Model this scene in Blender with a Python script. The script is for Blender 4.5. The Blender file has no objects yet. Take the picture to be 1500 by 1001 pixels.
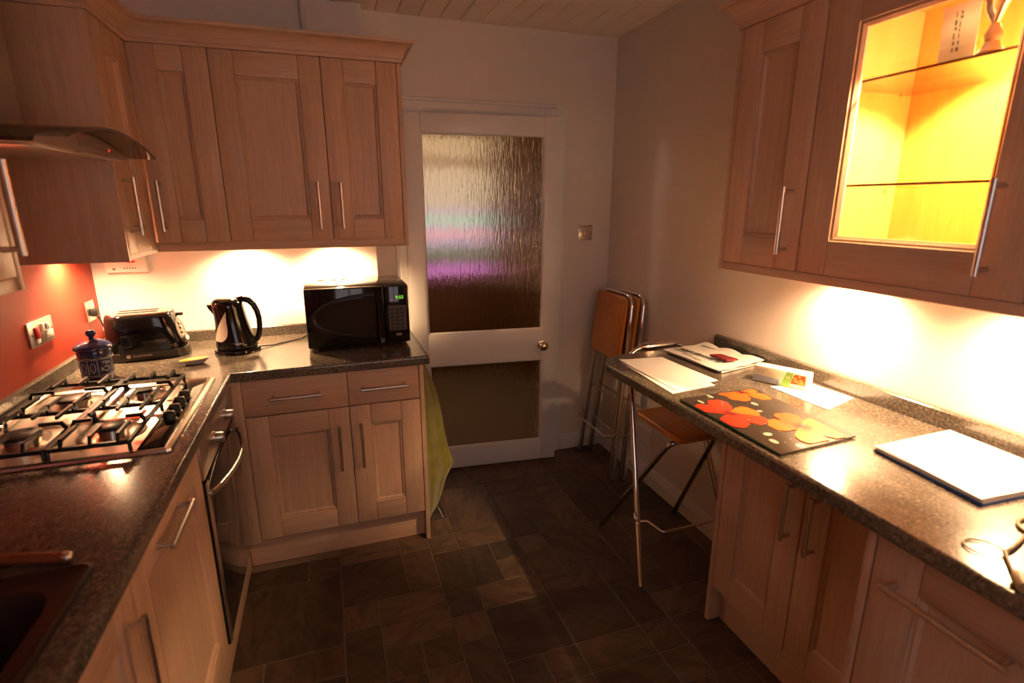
import bpy, bmesh, math, random
from mathutils import Vector, Matrix
random.seed(7)
S = bpy.context.scene
COL = S.collection
PI = math.pi

# ------------------------------------------------------------------ camera, world, exposure
cam_d = bpy.data.cameras.new('camera')
cam = bpy.data.objects.new('camera', cam_d)
COL.objects.link(cam)
S.camera = cam
YAW, PITCH, ROLL, FPX = 0.3308, -0.2536, -0.0011, 780.866
CAM = Vector((1.2665, -2.8245, 1.5418))
fwd = Vector((math.sin(YAW) * math.cos(PITCH), math.cos(YAW) * math.cos(PITCH), math.sin(PITCH)))
rgt = Vector((math.cos(YAW), -math.sin(YAW), 0))
up = rgt.cross(fwd)
r2 = rgt * math.cos(ROLL) + up * math.sin(ROLL)
u2 = -rgt * math.sin(ROLL) + up * math.cos(ROLL)
cam.matrix_world = Matrix(((r2.x, u2.x, -fwd.x, CAM.x), (r2.y, u2.y, -fwd.y, CAM.y), (r2.z, u2.z, -fwd.z, CAM.z), (0, 0, 0, 1)))
cam_d.sensor_width = 36.0
cam_d.lens = 36.0 * FPX / 1500.0
cam_d.clip_start = 0.02
cam_d.dof.use_dof = True
cam_d.dof.focus_distance = 2.55
cam_d.dof.aperture_fstop = 2.4

world = bpy.data.worlds.new('world')
S.world = world
world.use_nodes = True
world.node_tree.nodes['Background'].inputs['Color'].default_value = (1.0, 0.86, 0.92, 1)
world.node_tree.nodes['Background'].inputs['Strength'].default_value = 0.85

S.view_settings.view_transform = 'Standard'
S.view_settings.look = 'None'
S.view_settings.gamma = 1.0
S.view_settings.use_curve_mapping = False
S.view_settings.exposure = 1.5

WARM = (1.0, 0.62, 0.32)
P_UNDER = 22.0        # each halogen puck under the wall cabinets, watts
P_CABINET = 110.0      # the lamp inside the glazed cabinet
P_HALL = 4.0        # the hall lamp beyond the door

# ------------------------------------------------------------------ room numbers (metres)
XL, XR = 0.28, 2.886         # red wall, right wall
YB = 0.0                     # back wall behind the worktop
YD = 0.083                   # door wall, slightly further back
YF = -3.6                    # wall behind the camera
HC = 2.427
ZT = 0.91                    # left and back worktop
ZR = 0.925                   # breakfast bar

# ------------------------------------------------------------------ materials
def nodes_of(name):
    m = bpy.data.materials.new(name)
    m.use_nodes = True
    nt = m.node_tree
    b = nt.nodes['Principled BSDF']
    return m, nt, b

def N(nt, kind, **kw):
    n = nt.nodes.new(kind)
    for k, v in kw.items():
        if k in n.inputs: n.inputs[k].default_value = v
        else: setattr(n, k, v)
    return n

def plain(name, col, rough=0.5, metal=0.0, spec=0.5, emit=None, estr=0.0, coat=0.0):
    m, nt, b = nodes_of(name)
    b.inputs['Base Color'].default_value = (*col, 1)
    b.inputs['Roughness'].default_value = rough
    b.inputs['Metallic'].default_value = metal
    b.inputs['Specular IOR Level'].default_value = spec
    b.inputs['Coat Weight'].default_value = coat
    if emit:
        b.inputs['Emission Color'].default_value = (*emit, 1)
        b.inputs['Emission Strength'].default_value = estr
    # fine procedural unevenness of the gloss
    tc = N(nt, 'ShaderNodeTexCoord')
    no = N(nt, 'ShaderNodeTexNoise', Scale=60.0, Detail=3.0)
    nt.links.new(tc.outputs['Object'], no.inputs['Vector'])
    mr = N(nt, 'ShaderNodeMapRange')
    mr.inputs['To Min'].default_value = max(0.0, rough - 0.03)
    mr.inputs['To Max'].default_value = min(1.0, rough + 0.03)
    nt.links.new(no.outputs['Fac'], mr.inputs['Value'])
    nt.links.new(mr.outputs['Result'], b.inputs['Roughness'])
    return m

def ramp(nt, stops):
    r = N(nt, 'ShaderNodeValToRGB')
    e = r.color_ramp.elements
    while len(e) < len(stops): e.new(0.5)
    for i, (p, c) in enumerate(stops):
        e[i].position = p
        e[i].color = (*c, 1)
    return r

def wood(name, lo, hi, scale, rough=0.42, bump=0.05):
    m, nt, b = nodes_of(name)
    tc = N(nt, 'ShaderNodeTexCoord')
    oi = N(nt, 'ShaderNodeObjectInfo')
    ad = N(nt, 'ShaderNodeVectorMath', operation='ADD')
    mu = N(nt, 'ShaderNodeMath', operation='MULTIPLY')
    mu.inputs[1].default_value = 17.0
    nt.links.new(oi.outputs['Random'], mu.inputs[0])
    nt.links.new(tc.outputs['Object'], ad.inputs[0])
    nt.links.new(mu.outputs[0], ad.inputs[1])
    mp = N(nt, 'ShaderNodeMapping')
    mp.inputs['Scale'].default_value = scale
    nt.links.new(ad.outputs[0], mp.inputs['Vector'])
    n1 = N(nt, 'ShaderNodeTexNoise', Scale=2.0, Detail=5.0, Roughness=0.6, Distortion=0.6)
    n2 = N(nt, 'ShaderNodeTexNoise', Scale=9.0, Detail=4.0, Roughness=0.7)
    nt.links.new(mp.outputs[0], n1.inputs['Vector'])
    nt.links.new(mp.outputs[0], n2.inputs['Vector'])
    mx = N(nt, 'ShaderNodeMath', operation='MULTIPLY_ADD')
    mx.inputs[1].default_value = 0.45
    nt.links.new(n2.outputs['Fac'], mx.inputs[0])
    m2 = N(nt, 'ShaderNodeMath', operation='MULTIPLY')
    m2.inputs[1].default_value = 0.55
    nt.links.new(n1.outputs['Fac'], m2.inputs[0])
    nt.links.new(m2.outputs[0], mx.inputs[2])
    rp = ramp(nt, [(0.33, lo), (0.66, hi)])
    nt.links.new(mx.outputs[0], rp.inputs['Fac'])
    hs = N(nt, 'ShaderNodeHueSaturation')
    mr = N(nt, 'ShaderNodeMapRange')
    mr.inputs['To Min'].default_value = 0.93
    mr.inputs['To Max'].default_value = 1.07
    nt.links.new(oi.outputs['Random'], mr.inputs['Value'])
    nt.links.new(mr.outputs['Result'], hs.inputs['Value'])
    nt.links.new(rp.outputs['Color'], hs.inputs['Color'])
    nt.links.new(hs.outputs['Color'], b.inputs['Base Color'])
    b.inputs['Roughness'].default_value = rough
    bp = N(nt, 'ShaderNodeBump', Strength=bump, Distance=0.01)
    nt.links.new(n2.outputs['Fac'], bp.inputs['Height'])
    nt.links.new(bp.outputs['Normal'], b.inputs['Normal'])
    return m

def paint(name, col, rough=0.6, bump=0.04, scale=180.0):
    m, nt, b = nodes_of(name)
    tc = N(nt, 'ShaderNodeTexCoord')
    n1 = N(nt, 'ShaderNodeTexNoise', Scale=3.0, Detail=3.0)
    n2 = N(nt, 'ShaderNodeTexNoise', Scale=scale, Detail=2.0)
    nt.links.new(tc.outputs['Object'], n1.inputs['Vector'])
    nt.links.new(tc.outputs['Object'], n2.inputs['Vector'])
    rp = ramp(nt, [(0.3, tuple(c * 0.97 for c in col)), (0.7, tuple(min(1, c * 1.02) for c in col))])
    nt.links.new(n1.outputs['Fac'], rp.inputs['Fac'])
    nt.links.new(rp.outputs['Color'], b.inputs['Base Color'])
    b.inputs['Roughness'].default_value = rough
    bp = N(nt, 'ShaderNodeBump', Strength=bump, Distance=0.01)
    nt.links.new(n2.outputs['Fac'], bp.inputs['Height'])
    nt.links.new(bp.outputs['Normal'], b.inputs['Normal'])
    return m

def granite(name):
    m, nt, b = nodes_of(name)
    tc = N(nt, 'ShaderNodeTexCoord')
    v = N(nt, 'ShaderNodeTexVoronoi', Scale=330.0)
    n1 = N(nt, 'ShaderNodeTexNoise', Scale=150.0, Detail=3.0, Roughness=0.6)
    n2 = N(nt, 'ShaderNodeTexNoise', Scale=14.0, Detail=3.0)
    for q in (v, n1, n2): nt.links.new(tc.outputs['Object'], q.inputs['Vector'])
    r1 = ramp(nt, [(0.28, (0.036, 0.028, 0.022)), (0.47, (0.090, 0.074, 0.058)), (0.60, (0.145, 0.122, 0.096)), (0.75, (0.27, 0.23, 0.18))])
    nt.links.new(n1.outputs['Fac'], r1.inputs['Fac'])
    r2 = ramp(nt, [(0.0, (0.78, 0.78, 0.78)), (1.0, (1.18, 1.16, 1.13))])
    nt.links.new(v.outputs['Color'], r2.inputs['Fac'])
    mx = N(nt, 'ShaderNodeMix', data_type='RGBA', blend_type='MULTIPLY')
    mx.inputs['Factor'].default_value = 1.0
    nt.links.new(r1.outputs['Color'], mx.inputs[6])
    nt.links.new(r2.outputs['Color'], mx.inputs[7])
    r3 = ramp(nt, [(0.3, (0.85, 0.85, 0.85)), (0.7, (1.12, 1.12, 1.12))])
    nt.links.new(n2.outputs['Fac'], r3.inputs['Fac'])
    m3 = N(nt, 'ShaderNodeMix', data_type='RGBA', blend_type='MULTIPLY')
    m3.inputs['Factor'].default_value = 1.0
    nt.links.new(mx.outputs[2], m3.inputs[6])
    nt.links.new(r3.outputs['Color'], m3.inputs[7])
    nt.links.new(m3.outputs[2], b.inputs['Base Color'])
    b.inputs['Roughness'].default_value = 0.19
    b.inputs['Specular IOR Level'].default_value = 0.9
    bp = N(nt, 'ShaderNodeBump', Strength=0.05, Distance=0.004)
    nt.links.new(n1.outputs['Fac'], bp.inputs['Height'])
    nt.links.new(bp.outputs['Normal'], b.inputs['Normal'])
    return m

def slate(name):
    m, nt, b = nodes_of(name)
    tc = N(nt, 'ShaderNodeTexCoord')
    oi = N(nt, 'ShaderNodeObjectInfo')
    mu = N(nt, 'ShaderNodeMath', operation='MULTIPLY')
    mu.inputs[1].default_value = 31.0
    nt.links.new(oi.outputs['Random'], mu.inputs[0])
    vr = N(nt, 'ShaderNodeVectorRotate', rotation_type='Z_AXIS')
    nt.links.new(tc.outputs['Object'], vr.inputs['Vector'])
    nt.links.new(mu.outputs[0], vr.inputs['Angle'])
    ad = N(nt, 'ShaderNodeVectorMath', operation='ADD')
    nt.links.new(vr.outputs[0], ad.inputs[0])
    nt.links.new(mu.outputs[0], ad.inputs[1])
    mp = N(nt, 'ShaderNodeMapping')
    mp.inputs['Scale'].default_value = (9, 3.2, 1)
    nt.links.new(ad.outputs[0], mp.inputs['Vector'])
    n1 = N(nt, 'ShaderNodeTexNoise', Scale=1.6, Detail=7.0, Roughness=0.62, Distortion=1.1)
    nt.links.new(mp.outputs[0], n1.inputs['Vector'])
    n2 = N(nt, 'ShaderNodeTexNoise', Scale=5.0, Detail=8.0, Roughness=0.7)
    nt.links.new(mp.outputs[0], n2.inputs['Vector'])
    rp = ramp(nt, [(0.28, (0.052, 0.031, 0.020)), (0.45, (0.080, 0.049, 0.031)), (0.57, (0.128, 0.076, 0.045)), (0.68, (0.092, 0.063, 0.045)), (0.80, (0.14, 0.092, 0.058))])
    nt.links.new(n1.outputs['Fac'], rp.inputs['Fac'])
    hs = N(nt, 'ShaderNodeHueSaturation')
    mr = N(nt, 'ShaderNodeMapRange')
    mr.inputs['To Min'].default_value = 0.55
    mr.inputs['To Max'].default_value = 1.35
    nt.links.new(oi.outputs['Random'], mr.inputs['Value'])
    nt.links.new(mr.outputs['Result'], hs.inputs['Value'])
    nt.links.new(rp.outputs['Color'], hs.inputs['Color'])
    nt.links.new(hs.outputs['Color'], b.inputs['Base Color'])
    b.inputs['Roughness'].default_value = 0.42
    bp = N(nt, 'ShaderNodeBump', Strength=0.35, Distance=0.006)
    nt.links.new(n2.outputs['Fac'], bp.inputs['Height'])
    nt.links.new(bp.outputs['Normal'], b.inputs['Normal'])
    return m

def brushed(name, col, rough=0.3, scale=(4, 4, 300)):
    m, nt, b = nodes_of(name)
    b.inputs['Base Color'].default_value = (*col, 1)
    b.inputs['Metallic'].default_value = 1.0
    tc = N(nt, 'ShaderNodeTexCoord')
    mp = N(nt, 'ShaderNodeMapping')
    mp.inputs['Scale'].default_value = scale
    no = N(nt, 'ShaderNodeTexNoise', Scale=3.0, Detail=2.0)
    nt.links.new(tc.outputs['Object'], mp.inputs['Vector'])
    nt.links.new(mp.outputs[0], no.inputs['Vector'])
    mr = N(nt, 'ShaderNodeMapRange')
    mr.inputs['To Min'].default_value = rough - 0.07
    mr.inputs['To Max'].default_value = rough + 0.07
    nt.links.new(no.outputs['Fac'], mr.inputs['Value'])
    nt.links.new(mr.outputs['Result'], b.inputs['Roughness'])
    return m

def thin_glass(name, tint, refl=0.07, rough=0.02):
    m, nt, b = nodes_of(name)
    out = nt.nodes['Material Output']
    nt.nodes.remove(b)
    t = N(nt, 'ShaderNodeBsdfTransparent'); t.inputs['Color'].default_value = (*tint, 1)
    g = N(nt, 'ShaderNodeBsdfGlossy'); g.inputs['Roughness'].default_value = rough
    lw = N(nt, 'ShaderNodeLayerWeight', Blend=0.25)
    mr = N(nt, 'ShaderNodeMapRange')
    mr.inputs['To Min'].default_value = refl * 0.6
    mr.inputs['To Max'].default_value = min(1.0, refl * 5)
    nt.links.new(lw.outputs['Facing'], mr.inputs['Value'])
    mx = N(nt, 'ShaderNodeMixShader')
    nt.links.new(mr.outputs['Result'], mx.inputs[0])
    nt.links.new(t.outputs[0], mx.inputs[1])
    nt.links.new(g.outputs[0], mx.inputs[2])
    nt.links.new(mx.outputs[0], out.inputs['Surface'])
    return m

def rippled_glass(name):
    m, nt, b = nodes_of(name)
    b.inputs['Base Color'].default_value = (0.95, 0.74, 0.50, 1)
    b.inputs['Transmission Weight'].default_value = 1.0
    b.inputs['Roughness'].default_value = 0.12
    b.inputs['IOR'].default_value = 1.45
    tc = N(nt, 'ShaderNodeTexCoord')
    mp = N(nt, 'ShaderNodeMapping')
    mp.inputs['Scale'].default_value = (95, 95, 11)
    no = N(nt, 'ShaderNodeTexNoise', Scale=1.0, Detail=2.5, Distortion=0.9)
    nt.links.new(tc.outputs['Object'], mp.inputs['Vector'])
    nt.links.new(mp.outputs[0], no.inputs['Vector'])
    bp = N(nt, 'ShaderNodeBump', Strength=0.55, Distance=0.005)
    nt.links.new(no.outputs['Fac'], bp.inputs['Height'])
    nt.links.new(bp.outputs['Normal'], b.inputs['Normal'])
    return m

def cloth(name, lo, hi):
    m, nt, b = nodes_of(name)
    tc = N(nt, 'ShaderNodeTexCoord')
    n1 = N(nt, 'ShaderNodeTexNoise', Scale=240.0, Detail=3.0)
    n2 = N(nt, 'ShaderNodeTexNoise', Scale=20.0, Detail=3.0)
    nt.links.new(tc.outputs['Object'], n1.inputs['Vector'])
    nt.links.new(tc.outputs['Object'], n2.inputs['Vector'])
    rp = ramp(nt, [(0.3, lo), (0.7, hi)])
    nt.links.new(n2.outputs['Fac'], rp.inputs['Fac'])
    nt.links.new(rp.outputs['Color'], b.inputs['Base Color'])
    b.inputs['Roughness'].default_value = 0.95
    b.inputs['Sheen Weight'].default_value = 0.3
    bp = N(nt, 'ShaderNodeBump', Strength=0.6, Distance=0.004)
    nt.links.new(n1.outputs['Fac'], bp.inputs['Height'])
    nt.links.new(bp.outputs['Normal'], b.inputs['Normal'])
    return m

BE_LO, BE_HI = (0.475, 0.302, 0.204), (0.62, 0.418, 0.292)
M = dict(
    wood_v=wood('pale_wood_vertical', BE_LO, BE_HI, (26, 26, 1.6)),
    wood_h=wood('pale_wood_horizontal', BE_LO, BE_HI, (1.6, 1.6, 30)),
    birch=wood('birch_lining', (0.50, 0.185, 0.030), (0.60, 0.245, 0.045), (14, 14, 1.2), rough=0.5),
    birch_sheen=wood('birch_sheen_side', (0.62, 0.31, 0.095), (0.72, 0.38, 0.13), (14, 14, 1.2), rough=0.5),  # same birch lightened, grazing sheen on the side panels put into the colour
    seat=wood('orange_stool_wood', (0.42, 0.13, 0.025), (0.60, 0.23, 0.05), (22, 2.0, 2.0), rough=0.3),
    white=paint('white_wall_paint', (0.82, 0.78, 0.72)),
    magnolia=paint('magnolia_wall_paint', (0.78, 0.70, 0.63)),
    red=paint('red_wall_paint', (0.38, 0.036, 0.014), rough=0.5),
    gloss=paint('white_gloss_paint', (0.80, 0.77, 0.72), rough=0.3, bump=0.02, scale=60),
    plank=paint('ceiling_paint', (0.88, 0.77, 0.67), rough=0.55),
    joint=plain('dark_joint', (0.05, 0.03, 0.02), 0.9),
    grout=plain('floor_grout', (0.20, 0.145, 0.095), 0.8),
    slate=slate('slate_tile'),
    granite=granite('granite_laminate'),
    steel=brushed('brushed_steel', (0.66, 0.60, 0.53), 0.30),
    hob_steel=brushed('hob_steel', (0.72, 0.66, 0.58), 0.24, (300, 4, 4)),
    satin=brushed('satin_steel', (0.50, 0.45, 0.40), 0.52),
    chrome=plain('chrome', (0.82, 0.80, 0.78), 0.07, 1.0),
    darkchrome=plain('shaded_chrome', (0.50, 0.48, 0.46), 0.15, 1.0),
    brass=plain('nickel_knob', (0.70, 0.58, 0.42), 0.2, 1.0),
    black=plain('black_gloss_plastic', (0.008, 0.007, 0.007), 0.08),
    blackm=plain('black_matt', (0.012, 0.011, 0.010), 0.45),
    iron=plain('black_cast_iron', (0.014, 0.012, 0.011), 0.35),
    blackglass=plain('black_glass', (0.010, 0.008, 0.007), 0.05, coat=0.3),
    greyplastic=plain('dark_grey_plastic', (0.075, 0.060, 0.048), 0.35),
    darkbrown=plain('dark_brown_plastic', (0.030, 0.022, 0.016), 0.3),
    midgrey=plain('warm_grey_plastic', (0.20, 0.165, 0.135), 0.35),
    whitep=plain('white_plastic', (0.80, 0.78, 0.72), 0.35),
    paper=paint('white_paper', (0.86, 0.85, 0.82), rough=0.8, bump=0.06, scale=25),
    paper2=paint('grey_paper', (0.74, 0.71, 0.66), rough=0.7, bump=0.1, scale=25),
    kraft=paint('beige_card', (0.46, 0.34, 0.22), rough=0.8),
    blue=plain('blue_card', (0.05, 0.16, 0.50), 0.5),
    redcard=plain('dark_red_card', (0.20, 0.014, 0.018), 0.35),
    rockred=plain('red_rocker', (0.60, 0.02, 0.02), 0.3),
    glaze=plain('blue_glaze', (0.030, 0.034, 0.105), 0.16, coat=0.4),
    cream=plain('cream_line', (0.52, 0.46, 0.40), 0.5),
    ink=plain('grey_ink', (0.035, 0.031, 0.03), 0.8),
    print_=plain('pale_print', (0.55, 0.50, 0.46), 0.5),
    board=plain('dark_glass_board', (0.030, 0.022, 0.016), 0.06, coat=0.3),
    edge_g=plain('green_glass_edge', (0.02, 0.09, 0.05), 0.1),
    fl_red=plain('red_orange_print', (0.60, 0.034, 0.014), 0.2),
    fl_or=plain('orange_print', (0.78, 0.115, 0.014), 0.2),
    fl_lt=plain('light_orange_print', (0.80, 0.19, 0.026), 0.2),
    fl_dk=plain('dark_petal_vein', (0.10, 0.012, 0.01), 0.3),
    fl_gr=plain('grey_green_print', (0.33, 0.33, 0.27), 0.25),
    cartc=plain('cream_carton', (0.78, 0.70, 0.48), 0.5),
    cartb=plain('pale_blue_print', (0.36, 0.40, 0.46), 0.5),
    green=plain('leaf_green_print', (0.22, 0.42, 0.06), 0.5),
    tom=plain('tomato_print', (0.62, 0.05, 0.015), 0.45),
    tom2=plain('orange_food_print', (0.80, 0.28, 0.03), 0.45),
    towel=cloth('olive_towel', (0.15, 0.135, 0.012), (0.23, 0.20, 0.022)),
    composite=plain('brown_black_sink', (0.022, 0.012, 0.008), 0.35),
    utens=plain('red_brown_handle', (0.22, 0.06, 0.025), 0.25),
    cord=plain('brown_cord', (0.30, 0.19, 0.085), 0.4),
    yellow=plain('yellow_glaze', (0.78, 0.48, 0.08), 0.2),
    greyish=plain('grey_lilac_glaze', (0.40, 0.34, 0.32), 0.3),
    pane=thin_glass('clear_pane', (0.97, 0.97, 0.95)),
    shelfg=thin_glass('glass_shelf', (0.95, 0.95, 0.90), 0.06),
    hoodg=thin_glass('hood_glass', (0.62, 0.60, 0.56), 0.10),
    shelfedge=plain('glass_shelf_edge', (0.05, 0.035, 0.012), 0.2),
    water=plain('frosted_gauge', (0.62, 0.55, 0.46), 0.3),
    rip=rippled_glass('rippled_glass'),
    lamp=plain('halogen_lens', (0.9, 0.85, 0.8), 0.3, emit=WARM, estr=40.0),
    led_g=plain('green_led', (0.05, 0.2, 0.02), 0.4, emit=(0.30, 1.0, 0.05), estr=0.35),
    led_r=plain('red_led', (0.2, 0.02, 0.02), 0.4, emit=(1.0, 0.06, 0.03), estr=0.25),
    hallwall=paint('hall_wall_paint', (0.50, 0.38, 0.26)),
    hallwood=plain('dark_hall_wood', (0.20, 0.085, 0.03), 0.5),
)
def screen_mat():
    m, nt, b = nodes_of('screen_and_wall_glow')
    tc = N(nt, 'ShaderNodeTexCoord')
    sp = N(nt, 'ShaderNodeSeparateXYZ')
    nt.links.new(tc.outputs['Generated'], sp.inputs[0])
    rp = ramp(nt, [(0.0, (0.26, 0.10, 0.34)), (0.07, (0.26, 0.10, 0.38)), (0.12, (0.08, 0.08, 0.08)), (0.19, (0.10, 0.13, 0.13)), (0.26, (0.26, 0.22, 0.42)), (0.32, (0.42, 0.24, 0.32)), (0.36, (0.28, 0.26, 0.44)), (0.41, (0.22, 0.40, 0.34)), (0.47, (0.28, 0.25, 0.38)), (0.53, (0.30, 0.27, 0.25)), (0.76, (0.32, 0.27, 0.22)), (0.82, (0.16, 0.10, 0.06)), (0.88, (0.30, 0.24, 0.18)), (1.0, (0.30, 0.23, 0.16))])  # grey upper stops glow in place of the hall's pale lit wall
    nt.links.new(sp.outputs['Z'], rp.inputs['Fac'])
    b.inputs['Base Color'].default_value = (0.02, 0.02, 0.02, 1)
    nt.links.new(rp.outputs['Color'], b.inputs['Emission Color'])
    b.inputs['Emission Strength'].default_value = 0.75
    return m
M['screen'] = screen_mat()

# ------------------------------------------------------------------ mesh building
class MB:
    def __init__(s): s.bm = bmesh.new()
    def _face(s, vs):
        try: return s.bm.faces.new(vs)
        except ValueError: return None
    def box(s, x0, x1, y0, y1, z0, z1, bev=0.0, seg=2):
        x0, x1 = sorted((x0, x1)); y0, y1 = sorted((y0, y1)); z0, z1 = sorted((z0, z1))
        v = [s.bm.verts.new(p) for p in ((x0, y0, z0), (x1, y0, z0), (x1, y1, z0), (x0, y1, z0), (x0, y0, z1), (x1, y0, z1), (x1, y1, z1), (x0, y1, z1))]
        f = [s._face([v[i] for i in q]) for q in ((3, 2, 1, 0), (4, 5, 6, 7), (0, 1, 5, 4), (1, 2, 6, 5), (2, 3, 7, 6), (3, 0, 4, 7))]
        if bev > 0:
            e = list({e for q in f for e in q.edges})
            bmesh.ops.bevel(s.bm, geom=e, offset=bev, segments=seg, profile=0.5, affect='EDGES')
        return s
    def loft(s, loops, closed=True, cap0=True, cap1=True):
        L = [[s.bm.verts.new(p) for p in lp] for lp in loops]
        n = len(L[0])
        for a, b in zip(L, L[1:]):
            for i in range(n if closed else n - 1):
                j = (i + 1) % n
                s._face([a[i], a[j], b[j], b[i]])
        if cap0: s._face(list(reversed(L[0])))
        if cap1: s._face(L[-1])
        return s
    def tube(s, pts, r, n=10, closed=False, caps=True, rr=None):
        pts = [Vector(p) for p in pts]
        m = len(pts)
        loops = []
        prev = None
        for i, p in enumerate(pts):
            if closed: d = pts[(i + 1) % m] - pts[(i - 1) % m]
            elif i == 0: d = pts[1] - p
            elif i == m - 1: d = p - pts[i - 1]
            else: d = (pts[i + 1] - p).normalized() + (p - pts[i - 1]).normalized()
            d.normalize()
            if prev is None:
                a = Vector((0, 0, 1)) if abs(d.z) < 0.9 else Vector((1, 0, 0))
                x = d.cross(a).normalized()
            else:
                x = (prev - d * prev.dot(d)).normalized()
            prev = x
            y = d.cross(x)
            ra = rr[i] if rr else r
            loops.append([p + (x * math.cos(t) + y * math.sin(t)) * ra for t in (2 * PI * k / n for k in range(n))])
        if closed:
            loops.append(loops[0])
            L = [[s.bm.verts.new(q) for q in lp] for lp in loops[:-1]]
            for i in range(m):
                a, b = L[i], L[(i + 1) % m]
                for k in range(n): s._face([a[k], a[(k + 1) % n], b[(k + 1) % n], b[k]])
        else:
            s.loft(loops, True, caps, caps)
        return s
    def cyl(s, p0, p1, r, n=20, r1=None):
        return s.tube([p0, p1], r, n, rr=[r, r if r1 is None else r1])
    def lathe(s, prof, c=(0, 0, 0), n=32):
        return s.loft([[(c[0] + r * math.cos(t), c[1] + r * math.sin(t), c[2] + z) for t in (2 * PI * k / n for k in range(n))] for r, z in prof])
    def disc(s, c, r, h, n=16):
        return s.lathe([(r, 0), (r, h)], c, n)
    def prism(s, poly, z0, z1):
        return s.loft([[(x, y, z0) for x, y in poly], [(x, y, z1) for x, y in poly]])
    def xform(s, mat):
        bmesh.ops.transform(s.bm, matrix=mat, verts=s.bm.verts)
        return s

ORG = {}
def finish(name, mb, mat, parent=None, smooth=35):
    org = ORG.get(parent, Vector((0, 0, 0))) if parent else Vector((0, 0, 0))
    bm = mb.bm
    bmesh.ops.recalc_face_normals(bm, faces=bm.faces)
    me = bpy.data.meshes.new(name)
    if org.length > 0: bmesh.ops.translate(bm, vec=-org, verts=bm.verts)
    bm.to_mesh(me); bm.free()
    if smooth:
        me.polygons.foreach_set('use_smooth', [True] * len(me.polygons))
        me.set_sharp_from_angle(angle=math.radians(smooth))
    me.materials.append(M[mat] if isinstance(mat, str) else mat)
    o = bpy.data.objects.new(name, me)
    COL.objects.link(o)
    if parent:
        o.parent = parent
        ORG[o] = org
    return o
def tag(o, label=None, cat=None, group=None, kind=None):
    if label: o['label'] = label
    if cat: o['category'] = cat
    if group: o['group'] = group
    if kind: o['kind'] = kind
    return o
def thing(name, label, cat, loc, group=None, rz=0.0):
    """an Empty at the base; with rz == 0 its parts are written in world coordinates, else in local ones"""
    o = bpy.data.objects.new(name, None)
    COL.objects.link(o)
    o.empty_display_size = 0.05
    o.location = loc
    o.rotation_euler.z = rz
    ORG[o] = Vector(loc) if rz == 0 else Vector((0, 0, 0))
    return tag(o, label, cat, group)
def local_thing(name, label, cat, loc, rot=(0, 0, 0), group=None):
    o = thing(name, label, cat, loc, group)
    o.rotation_euler = rot
    ORG[o] = Vector((0, 0, 0))
    return o
def rrect(x0, x1, y0, y1, r, z, n=5):
    pts = []
    for cx, cy, a in ((x1 - r, y1 - r, 0), (x0 + r, y1 - r, PI / 2), (x0 + r, y0 + r, PI), (x1 - r, y0 + r, 1.5 * PI)):
        for k in range(n + 1):
            t = a + PI / 2 * k / n
            pts.append((cx + r * math.cos(t), cy + r * math.sin(t), z))
    return pts
def text(name, body, size, mat, parent, mtx, extrude=0.0004, align='CENTER'):
    """flat lettering: mtx maps text plane (x right, y up, z out) to the parent's own coordinates (world if written so)"""
    cu = bpy.data.curves.new(name, 'FONT')
    cu.body = body; cu.size = size; cu.extrude = extrude; cu.align_x = align; cu.align_y = 'CENTER'; cu.resolution_u = 3
    tmp = bpy.data.objects.new('tmp', cu)
    COL.objects.link(tmp)
    dg = bpy.context.evaluated_depsgraph_get()
    me = bpy.data.meshes.new_from_object(tmp.evaluated_get(dg))
    bpy.data.objects.remove(tmp)
    bpy.data.curves.remove(cu)
    bm = bmesh.new(); bm.from_mesh(me)
    bpy.data.meshes.remove(me)
    bmesh.ops.transform(bm, matrix=mtx, verts=bm.verts)
    mb = MB(); mb.bm.free(); mb.bm = bm
    return finish(name, mb, mat, parent, smooth=0)
def frame(o, x, y):
    x = Vector(x).normalized(); y = Vector(y); y = (y - x * y.dot(x)).normalized(); z = x.cross(y)
    return Matrix(((x.x, y.x, z.x, o[0]), (x.y, y.y, z.y, o[1]), (x.z, y.z, z.z, o[2]), (0, 0, 0, 1)))
def spot(name, loc, power, radius=0.02, angle=150, blend=0.35, target=(0, 0, -1), parent=None):
    d = bpy.data.lights.new(name, 'SPOT')
    d.energy = power; d.color = WARM; d.shadow_soft_size = radius
    d.spot_size = math.radians(angle); d.spot_blend = blend
    o = bpy.data.objects.new(name, d)
    COL.objects.link(o)
    o.location = loc
    o.rotation_euler = Vector(target).to_track_quat('-Z', 'Y').to_euler()
    return o

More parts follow.
